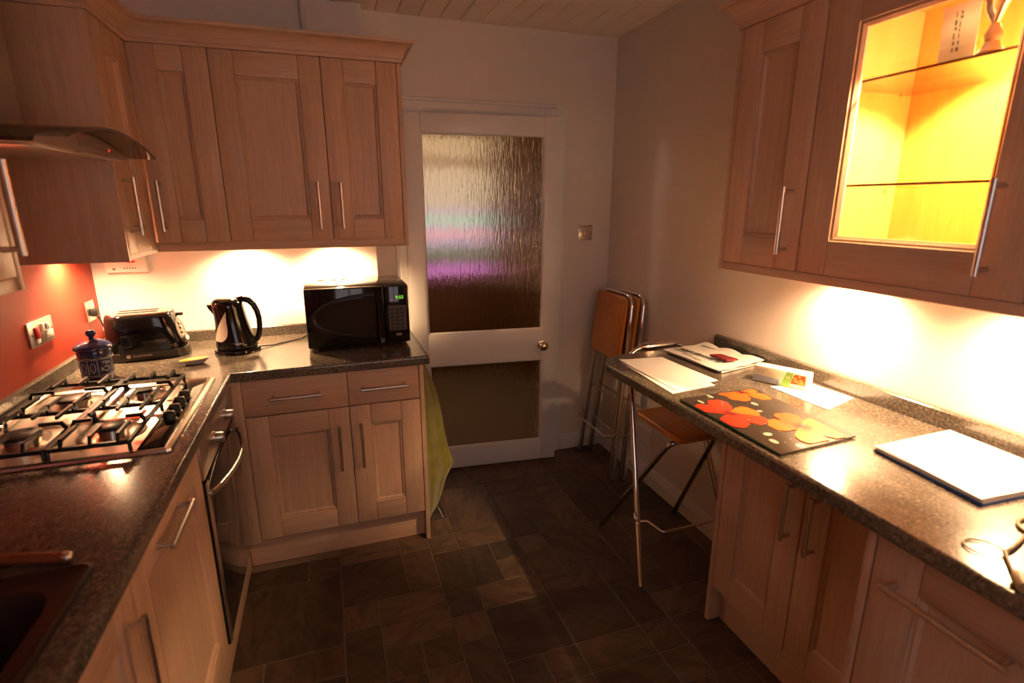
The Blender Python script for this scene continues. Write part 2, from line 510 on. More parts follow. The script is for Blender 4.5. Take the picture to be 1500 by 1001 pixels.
# ------------------------------------------------------------------ the room
def struct(name, mb, mat, parent=None, smooth=0):
    o = finish(name, mb, mat, parent, smooth)
    if parent is None: o['kind'] = 'structure'
    return o
floor = struct('floor', MB().box(XL - 0.1, 3.6, YF - 0.1, 2.4, -0.10, -0.0035), 'grout')
TM, TX0 = 0.1315, 1.211
occ = set()
tile_me = {}
def tile(k, j, w, h, sec):
    """one floor tile: columns k..k+w, rows j..j+h counted towards the camera"""
    y0 = (-0.99 if sec == 'C' else -0.935)
    xa, xb = TX0 + TM * k, TX0 + TM * (k + w)
    ya, yb = y0 - 0.1335 * j, y0 - 0.1335 * (j + h)
    key = (w, h)
    if key not in tile_me:
        g = 0.0030
        W, H = TM * w, 0.1335 * h
        b = MB().loft([rrect(-W / 2 + g - 0.0008, W / 2 - g + 0.0008, -H / 2 + g - 0.0008, H / 2 - g + 0.0008, 0.004, -0.0034, 1),
                       rrect(-W / 2 + g, W / 2 - g, -H / 2 + g, H / 2 - g, 0.004, -0.0012, 1),
                       rrect(-W / 2 + g + 0.002, W / 2 - g - 0.002, -H / 2 + g + 0.002, H / 2 - g - 0.002, 0.003, 0.0, 1)], cap0=False)
        o = finish('floor_tile', b, 'slate', floor, 0)
        tile_me[key] = o.data
    else:
        o = bpy.data.objects.new('floor_tile', tile_me[key])
        COL.objects.link(o)
        o.parent = floor
    o.location = ((xa + xb) / 2, (ya + yb) / 2, 0)
    for a in range(w):
        for c in range(h): occ.add((sec, k + a, j + c))
# strip between the wide column on the left (A, aligned with C), the middle strip (B) and the right field (C)
known = [  # k, j, w, h, section
    (-3, -2, 3, 3, 'C'), (-3, -3, 2, 1, 'C'), (-1, -3, 1, 1, 'C'), (-3, 1, 1, 1, 'C'), (-2, 1, 2, 1, 'C'), (-3, 2, 2, 2, 'C'), (-1, 2, 1, 2, 'C'),
    (0, -2, 2, 2, 'B'), (2, -2, 1, 2, 'B'), (0, -3, 2, 1, 'B'), (2, -3, 1, 1, 'B'),
    (0, 0, 1, 1, 'B'), (1, 0, 2, 2, 'B'), (0, 1, 1, 2, 'B'), (1, 2, 1, 1, 'B'), (2, 2, 1, 1, 'B'), (1, 3, 1, 1, 'B'), (2, 3, 1, 2, 'B'), (0, 3, 1, 1, 'B'), (0, 4, 2, 2, 'B'),
    (3, -2, 2, 2, 'C'), (5, -2, 1, 1, 'C'), (5, -1, 1, 1, 'C'), (4, -3, 2, 1, 'C'), (3, -3, 1, 1, 'C'), (3, -4, 1, 1, 'C'),
    (4, -5, 2, 2, 'C'), (3, -6, 1, 2, 'C'), (4, -6, 2, 1, 'C'), (6, -5, 2, 2, 'C'), (6, -6, 2, 1, 'C'), (6, -3, 1, 1, 'C'), (7, -3, 1, 1, 'C'),
    (8, -4, 1, 2, 'C'), (8, -5, 1, 1, 'C'), (9, -6, 2, 2, 'C'), (9, -4, 2, 2, 'C'), (8, -6, 1, 1, 'C'),
    (7, -2, 2, 2, 'C'), (6, -2, 1, 1, 'C'), (6, -1, 1, 2, 'C'), (7, 0, 1, 1, 'C'), (8, 0, 1, 1, 'C'),
    (4, 0, 2, 1, 'C'), (3, 0, 1, 1, 'C'), (4, 1, 2, 2, 'C'), (3, 1, 1, 1, 'C'), (3, 2, 1, 2, 'C'), (6, 1, 2, 2, 'C'), (8, 1, 1, 2, 'C'), (8, 3, 1, 1, 'C'), (8, 4, 1, 1, 'C'),
    (6, 3, 2, 1, 'C'), (4, 3, 1, 1, 'C'), (5, 3, 1, 1, 'C'), (6, 4, 2, 2, 'C'), (4, 4, 2, 2, 'C'), (3, 4, 1, 2, 'C'),
    (9, -2, 1, 2, 'C'), (10, -2, 2, 2, 'C'), (9, 0, 1, 1, 'C'), (10, 0, 2, 2, 'C'), (9, 1, 1, 1, 'C'), (9, 2, 2, 1, 'C'), (9, 3, 2, 2, 'C'), (11, -4, 2, 2, 'C'), (11, -6, 2, 2, 'C'),
]
for t in known: tile(*t)
shapes = [(2, 2), (2, 1), (1, 2), (1, 1)]
for sec, k0, k1, j0, j1 in (('C', -3, 0, -3, 13), ('B', 0, 3, -3, 13), ('C', 3, 13, -8, 13)):
    for j in range(j0, j1):
        for k in range(k0, k1):
            if (sec, k, j) in occ: continue
            random.shuffle(shapes)
            for w, h in shapes + [(1, 1)]:
                if k + w <= k1 and j + h <= j1 and all((sec, k + a, j + c) not in occ for a in range(w) for c in range(h)):
                    tile(k, j, w, h, sec)
                    break

struct('wall_left', MB().box(XL - 0.1, XL, YF, 0.2, -0.1, HC + 0.1), 'red')
struct('wall_right', MB().box(XR, XR + 0.1, YF, 0.2, -0.1, HC + 0.1), 'magnolia')
# back wall: the boxed-out stretch behind the worktop, then the door wall with its opening
struct('wall_back', MB().box(XL, 1.505, YB, 0.2, -0.1, HC + 0.1), 'white')
dw = MB().box(1.505, 1.675, YD, 0.2, -0.1, HC + 0.1).box(2.515, XR, YD, 0.2, -0.1, HC + 0.1).box(1.675, 2.515, YD, 0.2, 1.998, HC + 0.1)
struct('wall_door', dw, 'magnolia')
# wall behind the camera with a window onto the evening
fw = MB().box(XL, 1.0, YF - 0.1, YF, -0.1, HC + 0.1).box(2.2, XR, YF - 0.1, YF, -0.1, HC + 0.1).box(1.0, 2.2, YF - 0.1, YF, -0.1, 1.05).box(1.0, 2.2, YF - 0.1, YF, 2.1, HC + 0.1)
struct('wall_front', fw, 'magnolia')
w1 = struct('window_1', MB().box(1.0, 1.05, YF - 0.08, YF - 0.02, 1.05, 2.1).box(2.15, 2.2, YF - 0.08, YF - 0.02, 1.05, 2.1).box(1.05, 2.15, YF - 0.08, YF - 0.02, 1.05, 1.1).box(1.05, 2.15, YF - 0.08, YF - 0.02, 2.05, 2.1).box(1.57, 1.63, YF - 0.08, YF - 0.02, 1.1, 2.05), 'gloss')
for a, b in ((1.05, 1.57), (1.63, 2.15)): finish('pane', MB().box(a, b, YF - 0.055, YF - 0.05, 1.1, 2.05), 'pane', w1, 0)

ceil = struct('ceiling', MB().box(XL - 0.1, XR + 0.1, YF - 0.1, 0.2, HC + 0.010, HC + 0.1), 'joint')
pw = 0.1046
x = 1.468 - pw * 12
pl_me = None
while x < XR:
    xa, xb = max(x, XL), min(x + pw, XR)
    if xb - xa > 0.01:
        full = (xb - xa) > pw - 0.001
        if full and pl_me:
            o = bpy.data.objects.new('ceiling_plank', pl_me); COL.objects.link(o); o.parent = ceil
        else:
            W = xb - xa
            b = MB().loft([[(-W / 2, yy, 0.0101), (-W / 2 + 0.0008, yy, 0.004), (-W / 2 + 0.005, yy, 0.0), (W / 2 - 0.005, yy, 0.0), (W / 2 - 0.0022, yy, 0.004), (W / 2 - 0.0015, yy, 0.0101)] for yy in (YF, YD)])
            o = finish('ceiling_plank', b, 'plank', ceil, 0)
            if full: pl_me = o.data
        o.location = ((xa + xb) / 2, 0, HC)
    x += pw
# skirting
def skirt(b, pts, h=0.105):
    """profile extruded along a straight run; pts = (start, end, inward normal)"""
    (p, q, n) = pts
    prof = [(0, 0), (0.016, 0), (0.016, h * 0.62), (0.013, h * 0.66), (0.013, h * 0.70), (0.010, h * 0.78), (0.006, h * 0.92), (0.004, h), (0, h)]
    b.loft([[(e[0] + n[0] * o, e[1] + n[1] * o, z) for o, z in prof] for e in (p, q)])
    return b
struct('baseboard_back', skirt(MB(), ((2.587, YD), (XR, YD), (0, -1))), 'gloss')
struct('baseboard_right', skirt(MB(), ((XR, YD - 0.016), (XR, -1.436), (-1, 0))), 'gloss')
# boxed pipe in the corner above the wall cabinets
tag(finish('pipe', MB().cyl((1.25, -0.016, 2.10), (1.25, -0.016, HC), 0.0135, 16), 'gloss'), 'white painted pipe rising to the ceiling above the wall cabinets', 'pipe')

# door casing
def casing(name, parts): return struct(name, parts, 'gloss')
cz = MB()
def arch_v(x0, x1, z1, flip):
    w = x1 - x0
    pr = [(0, 0), (0.012, 0), (0.016, 0.008), (0.018, 0.014), (0.018, w - 0.022), (0.012, w - 0.016), (0.012, w - 0.004), (0.008, w), (0, w)]
    cz.loft([[((x1 - t) if flip else (x0 + t), YD - o, zz) for o, t in pr] for zz in (0, z1)])
arch_v(1.614, 1.680, 2.064, True)
arch_v(2.520, 2.586, 2.064, False)
w = 0.066
pr = [(0, 0), (0.012, 0), (0.016, 0.008), (0.018, 0.014), (0.018, w - 0.022), (0.012, w - 0.016), (0.012, w - 0.004), (0.008, w), (0, w)]
cz.loft([[(xx, YD - o - 0.0005, 1.998 + t) for o, t in pr] for xx in (1.614, 2.586)])
# jambs and stop
cz.box(1.655, 1.676, YD - 0.004, 0.2, 0, 1.998).box(2.512, 2.535, YD - 0.004, 0.2, 0, 1.998).box(1.655, 2.535, YD - 0.004, 0.2, 1.992, 2.012)
cz.box(1.676, 1.688, YD + 0.045, 0.2, 0, 1.992).box(2.500, 2.512, YD + 0.045, 0.2, 0, 1.992).box(1.676, 2.512, YD + 0.045, 0.2, 1.980, 1.992)
casing('trim_1', cz)

# the glazed door, hinged on the left and a few degrees open into the kitchen
DW, DT = 0.836, 0.040
door = bpy.data.objects.new('door_1', None)
COL.objects.link(door)
door['kind'] = 'structure'
door.location = (1.672, 0.047, 0)
door.rotation_euler.z = math.atan2(-0.082, 0.832)
ORG[door] = Vector((0, 0, 0))
def dbox(name, u0, u1, z0, z1, t0=0.0, t1=DT, mat='gloss', bev=0.003):
    return finish(name, MB().box(u0, u1, t0, t1, z0, z1, bev), mat, door, 35)
UL, UR = 0.088, 0.748
dbox('stile', 0, UL, 0.010, 1.985); dbox('stile', UR, DW, 0.010, 1.985)
dbox('rail', UL, UR, 1.893, 1.985); dbox('rail', UL, UR, 0.652, 0.832); dbox('rail', UL, UR, 0.010, 0.135)
for z0, z1 in ((0.832, 1.893), (0.135, 0.652)):
    b = MB()
    e = 0.010
    rings = []
    for o, t in ((0, 0.004), (0.004, 0.004), (e, 0.013), (e, 0.020)):
        rings.append([(UL + o, t, z0 + o), (UR - o, t, z0 + o), (UR - o, t, z1 - o), (UL + o, t, z1 - o)])
    b.loft(rings, True, False, False)
    finish('glazing_bead', b, 'gloss', door, 30)
    finish('glass_pane', MB().box(UL + 0.002, UR - 0.002, 0.017, 0.022, z0 + 0.002, z1 - 0.002), 'rip', door, 0)
kn = finish('door_knob', MB().lathe([(0.0, 0), (0.026, 0), (0.026, 0.003), (0.022, 0.005), (0.010, 0.008), (0.009, 0.022), (0.018, 0.028), (0.026, 0.038), (0.0275, 0.047), (0.024, 0.057), (0.014, 0.064), (0.0, 0.066)], n=28).xform(Matrix.Translation((0.742, 0, 0.742)) @ Matrix.Rotation(PI / 2, 4, 'X')), 'brass', door, 60)

# the room beyond the door: only what the rippled glass lets through
struct('wall_hall', MB().box(0.9, 0.95, 0.2, 2.35, -0.1, 2.5).box(0.9, 3.6, 2.30, 2.35, -0.1, 2.5).box(0.9, 3.6, 0.2, 2.35, 2.45, 2.55).box(3.55, 3.6, 0.2, 2.35, -0.1, 2.5).box(XR, 3.6, 0.15, 0.2, -0.1, 2.5), 'hallwall')
tag(finish('cabinet', MB().box(1.75, 2.88, 1.95, 2.29, 0.0, 0.80, 0.01).box(1.72, 2.90, 1.93, 2.29, 0.80, 0.83, 0.006), 'hallwood'), 'blurred dark brown low cabinet behind the rippled door glass', 'cabinet')
tag(finish('screen', MB().box(1.90, 2.74, 2.10, 2.14, 0.88, 2.12, 0.004), 'screen'), 'blurred violet and green screen below added grey wall glow, seen through the door glass', 'screen')
tag(finish('bookcase', MB().box(2.93, 3.40, 1.4, 2.28, 0.0, 2.2, 0.01), 'hallwood'), 'blurred tall brown furniture at the right behind the door glass', 'furniture')
hl = bpy.data.lights.new('hall_lamp', 'POINT')
hl.energy = P_HALL; hl.color = (1.0, 0.84, 0.68); hl.shadow_soft_size = 0.10
ho = bpy.data.objects.new('hall_lamp', hl); COL.objects.link(ho); ho.location = (1.45, 1.35, 2.25)

# ------------------------------------------------------------------ fitted cabinets
class Face:
    """a vertical plane: origin p, direction u along it, outward normal n"""
    def __init__(s, p, u, n): s.p, s.u, s.n = p, u, n
    def at(s, u, z, n=0.0): return (s.p[0] + s.u[0] * u + s.n[0] * n, s.p[1] + s.u[1] * u + s.n[1] * n, z)
    def box(s, mb, u0, u1, z0, z1, n0, n1, bev=0.0):
        a, b = s.at(u0, z0, n0), s.at(u1, z1, n1)
        return mb.box(a[0], b[0], a[1], b[1], z0, z1, bev)
BACK = lambda y: Face((0, y), (1, 0), (0, -1))
LEFT = lambda x: Face((x, 0), (0, 1), (1, 0))
RIGHT = lambda x: Face((x, 0), (0, 1), (-1, 0))
TH = 0.020
def handle(parent, F, u, z, L, vertical, name='handle'):
    mb = MB()
    so, r = 0.034, 0.0066
    def P(t, n): return F.at(u, z + t, n) if vertical else F.at(u + t, z, n)
    mb.cyl(P(-L / 2, so), P(L / 2, so), r, 14)
    for s in (-1, 1):
        mb.cyl(P(s * (L / 2 - 0.012), 0.0005), P(s * (L / 2 - 0.012), so), 0.0062, 10)
        mb.cyl(P(s * (L / 2 - 0.020), so), P(s * (L / 2 - 0.0185), so), r + 0.0008, 14)
        mb.cyl(P(s * L / 2, so), P(s * (L / 2 + 0.001), so), r - 0.001, 14)
    return finish(name, mb, 'steel', parent, 40)
def door_part(parent, F, u0, u1, z0, z1, hnd=None, stile=0.084, rail=0.088, glazed=False, pane='pane', name='door'):
    u0, u1 = u0 + 0.0012, u1 - 0.0012
    mb = MB()
    iu0, iu1, iz0, iz1 = u0 + stile, u1 - stile, z0 + rail, z1 - rail
    # moulded inner edge, then the flat panel (or the open rebate of a glazed door)
    rings = []
    for o, n in ((0.0, -0.0005), (0.0012, -0.0055), (0.007, -0.0055), (0.010, -0.0085), (0.0145, -0.0125)) + (((0.0145, -0.019),) if glazed else ()):
        rings.append([F.at(iu0 + o, iz0 + o, n), F.at(iu1 - o, iz0 + o, n), F.at(iu1 - o, iz1 - o, n), F.at(iu0 + o, iz1 - o, n)])
    mb.loft(rings, True, False, not glazed)
    if not glazed: F.box(mb, iu0 - 0.01, iu1 + 0.01, iz0 - 0.01, iz1 + 0.01, -TH + 0.001, -0.0145)
    d = finish(name, mb, 'wood_v', parent, 20)
    for a, b in ((u0, u0 + stile - 0.0005), (u1 - stile + 0.0005, u1)):
        finish('stile', F.box(MB(), a, b, z0, z1, -TH, 0, 0.0022), 'wood_v', d, 30)
    for a, b in ((z0, z0 + rail), (z1 - rail, z1)):
        finish('rail', F.box(MB(), u0 + stile + 0.0005, u1 - stile - 0.0005, a, b, -TH, 0, 0.0018), 'wood_h', d, 30)
    if glazed:
        finish('pane', F.box(MB(), iu0 + 0.004, iu1 - 0.004, iz0 + 0.004, iz1 - 0.004, -0.0155, -0.0115), pane, d, 0)
    if hnd:
        handle(d, F, hnd[0], hnd[1], hnd[2], hnd[3])
    return d
def drawer_part(parent, F, u0, u1, z0, z1, hz):
    d = finish('drawer', F.box(MB(), u0 + 0.0012, u1 - 0.0012, z0, z1, -TH, 0, 0.0025), 'wood_h', parent, 30)
    handle(d, F, (u0 + u1) / 2, hz, 0.196, False)
    return d
def carcass(parent, x0, x1, y0, y1, z0, z1, name='carcass'):
    return finish(name, MB().box(x0, x1, y0, y1, z0, z1, 0.001), 'wood_v', parent, 30)

# --- wall cabinets, back wall
ZW0, ZW1 = 1.392, 2.107
FB = BACK(-0.368)
def wall_back_cab(x0, x1, label, hx, end=False):
    t = thing('wall_cabinet', label, 'cabinet', ((x0 + x1) / 2, -0.19, ZW0), 'wall cabinets on the back wall')
    carcass(t, x0 + 0.0005, x1 - 0.0005, -0.347, -0.002, ZW0 + 0.001, ZW1)
    door_part(t, FB, x0, x1, ZW0, ZW1, (hx, 1.533, 0.188, True))
    if end: finish('end_panel', MB().box(x1 + 0.0012, x1 + 0.0185, -0.368, -0.002, ZW0 - 0.032, ZW1, 0.001), 'wood_v', t, 30)
    return t
wall_back_cab(0.643, 0.901, 'narrow pale wood wall cabinet in the corner, handle at its left edge', 0.679)
wall_back_cab(0.901, 1.301, 'widest pale wood wall cabinet on the back wall, handle at its right edge', 1.254)
wall_back_cab(1.301, 1.601, 'pale wood wall cabinet nearest the glazed door, handle at its left edge', 1.344, True)
# --- wall cabinets, red wall
FL = LEFT(0.640)
t = thing('wall_cabinet', 'dark-looking side of a wood wall cabinet between extractor hood and corner', 'cabinet', (0.45, -0.53, 1.36))
carcass(t, XL + 0.002, 0.619, -0.694, -0.349, ZW0, ZW1)
finish('end_panel', MB().box(XL + 0.002, 0.6395, -0.712, -0.695, 1.353, ZW1, 0.001), 'wood_v', t, 30)
door_part(t, FL, -0.693, -0.394, 1.376, ZW1, (-0.652, 1.533, 0.188, True))
finish('corner_post', MB().box(0.605, 0.6385, -0.3925, -0.3695, 1.393, ZW1, 0.001), 'wood_v', t, 30)
t = thing('wall_cabinet', 'wood wall cabinet at the left edge of the picture, before the extractor hood', 'cabinet', (0.45, -1.69, 1.36))
carcass(t, XL + 0.002, 0.619, -1.993, -1.411, ZW0, ZW1)
finish('end_panel', MB().box(XL + 0.002, 0.640, -1.410, -1.393, 1.362, ZW1, 0.001), 'wood_v', t, 30)
door_part(t, FL, -1.993, -1.411, ZW0, ZW1, (-1.446, 1.533, 0.188, True))
finish('pelmet', MB().box(0.600, 0.636, -1.993, -1.411, 1.362, 1.3905, 0.002), 'wood_h', t, 30)
# --- cornice and pelmet along both
def sweep(mb, pts, normals, prof):
    loops = []
    for i, p in enumerate(pts):
        ns = []
        if i > 0: ns.append(normals[i - 1])
        if i < len(pts) - 1: ns.append(normals[i])
        m = (sum(n[0] for n in ns), sum(n[1] for n in ns)) if len(ns) == 2 and ns[0] != ns[1] else ns[0]
        loops.append([(p[0] + m[0] * o, p[1] + m[1] * o, z) for o, z in prof])
    return mb.loft(loops)
def cove(z, s=1):
    pr = [(-0.03, z), (0.004, z), (0.006, z + 0.012), (0.010, z + 0.014)]
    for k in range(8):
        a = k / 7 * PI / 2
        pr.append((0.012 + 0.038 * (1 - math.cos(a)), z + 0.018 + 0.046 * math.sin(a)))
    return pr + [(0.052, z + 0.067), (0.052, z + 0.076), (-0.03, z + 0.076)]
tag(finish('cornice', sweep(MB(), [(XL + 0.003, -0.713), (0.641, -0.713), (0.641, -0.369), (1.620, -0.369), (1.620, -0.003)], [(0, -1), (1, 0), (0, -1), (1, 0)], cove(ZW1 + 0.001)), 'wood_h', None, 35), 'pale wood coved cornice along the top of the corner wall cabinets', 'cornice')
tag(finish('pelmet', sweep(MB(), [(0.6395, -0.693), (0.6395, -0.3675), (1.6015, -0.3675)], [(1, 0), (0, -1)], [(-0.022, 1.358), (-0.002, 1.358), (0.0, 1.361), (0.0, 1.390), (-0.001, 1.3918), (-0.022, 1.3928)]), 'wood_h', None, 35), 'wood light pelmet below the back wall cabinets hiding their lamps', 'pelmet')

# --- base units, back wall
FBB = BACK(-0.600)
def base_back(x0, x1, label, hx, end=False, post=False):
    t = thing('base_cabinet', label, 'cabinet', ((x0 + x1) / 2, -0.3, 0), 'base cabinets under the back worktop')
    carcass(t, x0 + 0.0005, x1 - 0.0005, -0.579, -0.003, 0.141, 0.870)
    drawer_part(t, FBB, x0, x1, 0.713, 0.866, 0.787)
    door_part(t, FBB, x0, x1, 0.153, 0.708, (hx, 0.535, 0.200, True))
    if end: finish('end_panel', MB().box(x1 + 0.0012, x1 + 0.0195, -0.602, -0.003, 0.001, 0.870, 0.001), 'wood_v', t, 30)
    if post: finish('corner_post', MB().box(0.8685, x0 - 0.0012, -0.601, -0.55, 0.141, 0.866, 0.002).box(0.8395, 0.8684, -0.6005, -0.55, 0.141, 0.866), 'wood_v', t, 30)
    return t
base_back(0.9017, 1.3017, 'pale wood base cabinet with one drawer beside the oven, door handle at right', 1.2535, post=True)
base_back(1.3017, 1.6017, 'pale wood base cabinet with one drawer beside the green towel, under the microwave', 1.3435, True)
tag(finish('plinth', MB().box(0.845, 1.6022, -0.550, -0.533, 0.001, 0.140, 0.001), 'wood_h', None, 30), 'pale wood plinth below the two base cabinets on the back wall', 'plinth')

# --- base units, red wall
FLB = LEFT(0.860)
t = thing('base_cabinet', 'tall wood door with a level bar handle between oven and sink', 'cabinet', (0.57, -1.47, 0))
carcass(t, 0.31, 0.839, -1.766, -1.177, 0.141, 0.870)
door_part(t, FLB, -1.766, -1.176, 0.153, 0.866, (-1.520, 0.813, 0.200, False))
t = thing('base_cabinet', 'wood base cabinet under the dark sink, upright handle near its right edge', 'cabinet', (0.57, -2.07, 0))
b = MB().box(0.31, 0.33, -2.366, -1.768, 0.141, 0.69).box(0.33, 0.839, -2.366, -2.35, 0.141, 0.69).box(0.33, 0.839, -1.784, -1.768, 0.141, 0.69).box(0.33, 0.839, -2.35, -1.784, 0.141, 0.157)
finish('carcass', b, 'wood_v', t, 30)
door_part(t, FLB, -2.366, -1.768, 0.153, 0.866, (-1.832, 0.715, 0.190, True))
t = thing('base_cabinet', 'wood base cabinet beyond the sink at the lower left corner', 'cabinet', (0.57, -2.67, 0))
carcass(t, 0.31, 0.839, -2.966, -2.368, 0.141, 0.870)
door_part(t, FLB, -2.966, -2.368, 0.153, 0.866, (-2.43, 0.72, 0.190, True))
tag(finish('plinth', MB().box(0.826, 0.843, -2.966, -0.552, 0.001, 0.139, 0.001), 'wood_h', None, 30), 'pale wood plinth running below the oven towards the camera', 'plinth')

# --- oven
ov = thing('oven', 'built-in single oven with steel control strip and black glass door', 'oven', (0.6, -0.88, 0.15))
finish('body', MB().box(0.32, 0.838, -1.172, -0.606, 0.145, 0.868, 0.002), 'blackm', ov, 30)
finish('control_panel', MB().box(0.8385, 0.862, -1.174, -0.604, 0.742, 0.866, 0.003), 'steel', ov, 30)
finish('vent_gap', MB().box(0.8385, 0.848, -1.170, -0.608, 0.733, 0.7415), 'blackm', ov, 0)
od = finish('oven_door', MB().box(0.8385, 0.862, -1.172, -0.606, 0.152, 0.731, 0.003), 'blackglass', ov, 30)
finish('steel_trim', MB().box(0.8622, 0.8645, -1.172, -1.140, 0.153, 0.730, 0.0008), 'steel', od, 30)
pts = []
for k in range(25):
    a = k / 24
    pts.append((0.872 + 0.046 * math.sin(a * PI) ** 0.8, -1.150 + 0.50 * a, 0.690 - 0.0 * a))
hb = MB().tube(pts, 0.0085, 12)
for yy in (-1.150, -0.650): hb.cyl((0.8625, yy, 0.690), (0.874, yy, 0.690), 0.0085, 12)
finish('handle', hb, 'steel', od, 50)
for yy in (-0.778, -0.985):
    kb = finish('control_knob', MB().lathe([(0.0, 0), (0.022, 0), (0.022, 0.004), (0.018, 0.006), (0.0175, 0.026), (0.015, 0.030), (0, 0.030)], n=24).xform(Matrix.Translation((0.8622, yy, 0.800)) @ Matrix.Rotation(PI / 2, 4, 'Y')), 'steel', ov, 40)

ov.location.x += 0.0045

# --- worktops
wt = MB()
FX = 0.878
def nose(mb, path, normals, z, th=0.038, back=0.02, r=0.010):
    pr = [(-back, z - th), (-0.004, z - th), (0, z - th + 0.004)]
    for k in range(6):
        a = k / 5 * PI / 2
        pr.append((-r + r * math.cos(a), z - r + r * math.sin(a)))
    pr.append((-back, z))
    return sweep(mb, path, normals, pr)
zb, zt = ZT - 0.038, ZT
# left run in pieces round the sink cut-out, then the back run
wt.box(XL + 0.002, FX - 0.02, -1.835, -0.632, zb, zt).box(XL + 0.002, 0.392, -2.40, -1.835, zb, zt).box(0.798, FX - 0.02, -2.40, -1.835, zb, zt).box(XL + 0.002, FX - 0.02, -3.2, -2.40, zb, zt)
wt.box(XL + 0.002, 1.625, -0.612, -0.002, zb, zt).box(XL + 0.002, FX - 0.02, -0.632, -0.612, zb, zt)
nose(wt, [(FX, -3.2), (FX, -0.632), (1.645, -0.632), (1.645, -0.002)], [(1, 0), (0, -1), (1, 0)], ZT)
worktop = tag(finish('worktop', wt, 'granite', None, 30), 'dark speckled L-shaped worktop carrying the hob, toaster, kettle and microwave', 'worktop')
ups = MB().loft([[(p[0] + n[0] * o, p[1] + n[1] * o, z) for o, z in ((0, ZT + 0.0005), (0.018, ZT + 0.0005), (0.018, ZT + 0.046), (0.014, ZT + 0.050), (0, ZT + 0.050))] for p, n in (((XL + 0.002, -3.2), (1, 0)), ((XL + 0.002, -0.0025), (1, -1)), ((1.500, -0.0025), (0, -1)))])
finish('upstand', ups, 'granite', worktop, 30)

# --- breakfast bar
bar = MB()
XF, YE, RC = 2.277, -0.920, 0.14
front = [(XF, -3.2), (XF, YE - RC)] + [(XF + RC - RC * math.cos(a), YE - RC + RC * math.sin(a)) for a in (PI / 2 * k / 8 for k in range(1, 8))] + [(XF + RC, YE), (XR - 0.002, YE)]
def offs(pts, d):
    out = []
    for i, p in enumerate(pts):
        a = Vector(pts[max(i - 1, 0)]); b_ = Vector(pts[min(i + 1, len(pts) - 1)])
        dd = (b_ - a).normalized()
        out.append((p[0] + dd.y * d, p[1] - dd.x * d))
    return out
loops = []
zt, zb = ZR, ZR - 0.038
for o, z in ((0.004, zb), (0.0, zb + 0.004), (0.0, zt - 0.010), (0.0008, zt - 0.006), (0.003, zt - 0.003), (0.006, zt - 0.0008), (0.010, zt)):
    loops.append([(x, y, z) for x, y in offs(front, o) + [(XR - 0.002, -3.2)]])
bar.loft(loops)
bart = tag(finish('breakfast_bar', bar, 'granite', None, 30), 'dark speckled breakfast bar with a rounded end along the right wall', 'worktop')
finish('upstand', MB().loft([[(XR - 0.002 - o, y, z) for o, z in ((0, ZR + 0.0005), (0.018, ZR + 0.0005), (0.018, ZR + 0.048), (0.014, ZR + 0.052), (0, ZR + 0.052))] for y in (-3.2, -0.942)]), 'granite', bart, 30)

# --- base units under the bar
FRB = RIGHT(2.525)
t = thing('base_cabinet', 'shallow two-door wood base cabinet under the breakfast bar', 'cabinet', (2.7, -1.79, 0))
carcass(t, 2.546, XR - 0.003, -2.118, -1.458, 0.141, 0.884)
finish('end_panel', MB().box(2.523, XR - 0.003, -1.457, -1.438, 0.001, 0.884, 0.001), 'wood_v', t, 30)
door_part(t, FRB, -1.788, -1.459, 0.160, 0.880, (-1.752, 0.648, 0.190, True))
door_part(t, FRB, -2.118, -1.789, 0.160, 0.880, (-1.838, 0.648, 0.190, True))
finish('plinth', MB().box(2.575, 2.592, -2.118, -1.458, 0.001, 0.140, 0.001), 'wood_h', t, 30)
FRD = RIGHT(2.310)
t = thing('base_cabinet', 'deep wood appliance door with a long level handle at the lower right', 'cabinet', (2.6, -2.45, 0))
carcass(t, 2.331, XR - 0.003, -2.758, -2.147, 0.141, 0.884)
finish('end_panel', MB().box(2.310, XR - 0.003, -2.1455, -2.126, 0.001, 0.884, 0.001), 'wood_v', t, 30)
door_part(t, FRD, -2.756, -2.148, 0.150, 0.880, (-2.300, 0.787, 0.220, False), stile=0.094)
finish('plinth', MB().box(2.36, 2.377, -2.758, -2.147, 0.001, 0.140, 0.001), 'wood_h', t, 30)

# --- wall cabinets over the bar
ZR0, ZR1 = 1.350, 2.066
FRW = RIGHT(2.550)
def wall_right_cab(y0, y1, label, hy, end=None):
    t = thing('wall_cabinet', label, 'cabinet', (2.72, (y0 + y1) / 2, ZR0), 'wall cabinets over the breakfast bar')
    carcass(t, 2.571, XR - 0.002, y0 + 0.0005, y1 - 0.0005, ZR0 + 0.001, ZR1)
    door_part(t, FRW, y0, y1, ZR0, ZR1, (hy, 1.492, 0.190, True) if hy else None)
    if end: finish('end_panel', MB().box(2.550, XR - 0.002, y1 + 0.001, y1 + 0.0165, 1.322, ZR1, 0.001), 'wood_v', t, 30)
wall_right_cab(-1.6215, -1.3145, 'narrow wood wall cabinet over the bar, left of the lit glass one', -1.578, True)
wall_right_cab(-2.78, -2.176, 'wood wall cabinet at the right edge, past the lit glass one', None)
gy0, gy1 = -2.1745, -1.623
t = thing('glazed_cabinet', 'wall cabinet with a clear glass door and bright yellow lit inside', 'cabinet', (2.72, -1.9, ZR0))
finish('side_panel', MB().box(2.571, XR - 0.002, gy1 - 0.018, gy1 - 0.0005, ZR0, ZR1), 'birch_sheen', t, 0)
finish('side_panel', MB().box(2.571, XR - 0.002, gy0 + 0.0005, gy0 + 0.018, ZR0, ZR1), 'birch_sheen', t, 0)
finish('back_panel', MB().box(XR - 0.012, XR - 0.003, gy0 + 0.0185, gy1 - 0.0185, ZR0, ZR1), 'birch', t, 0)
finish('bottom_panel', MB().box(2.571, XR - 0.0125, gy0 + 0.0185, gy1 - 0.0185, ZR0, ZR0 + 0.018), 'birch', t, 0)
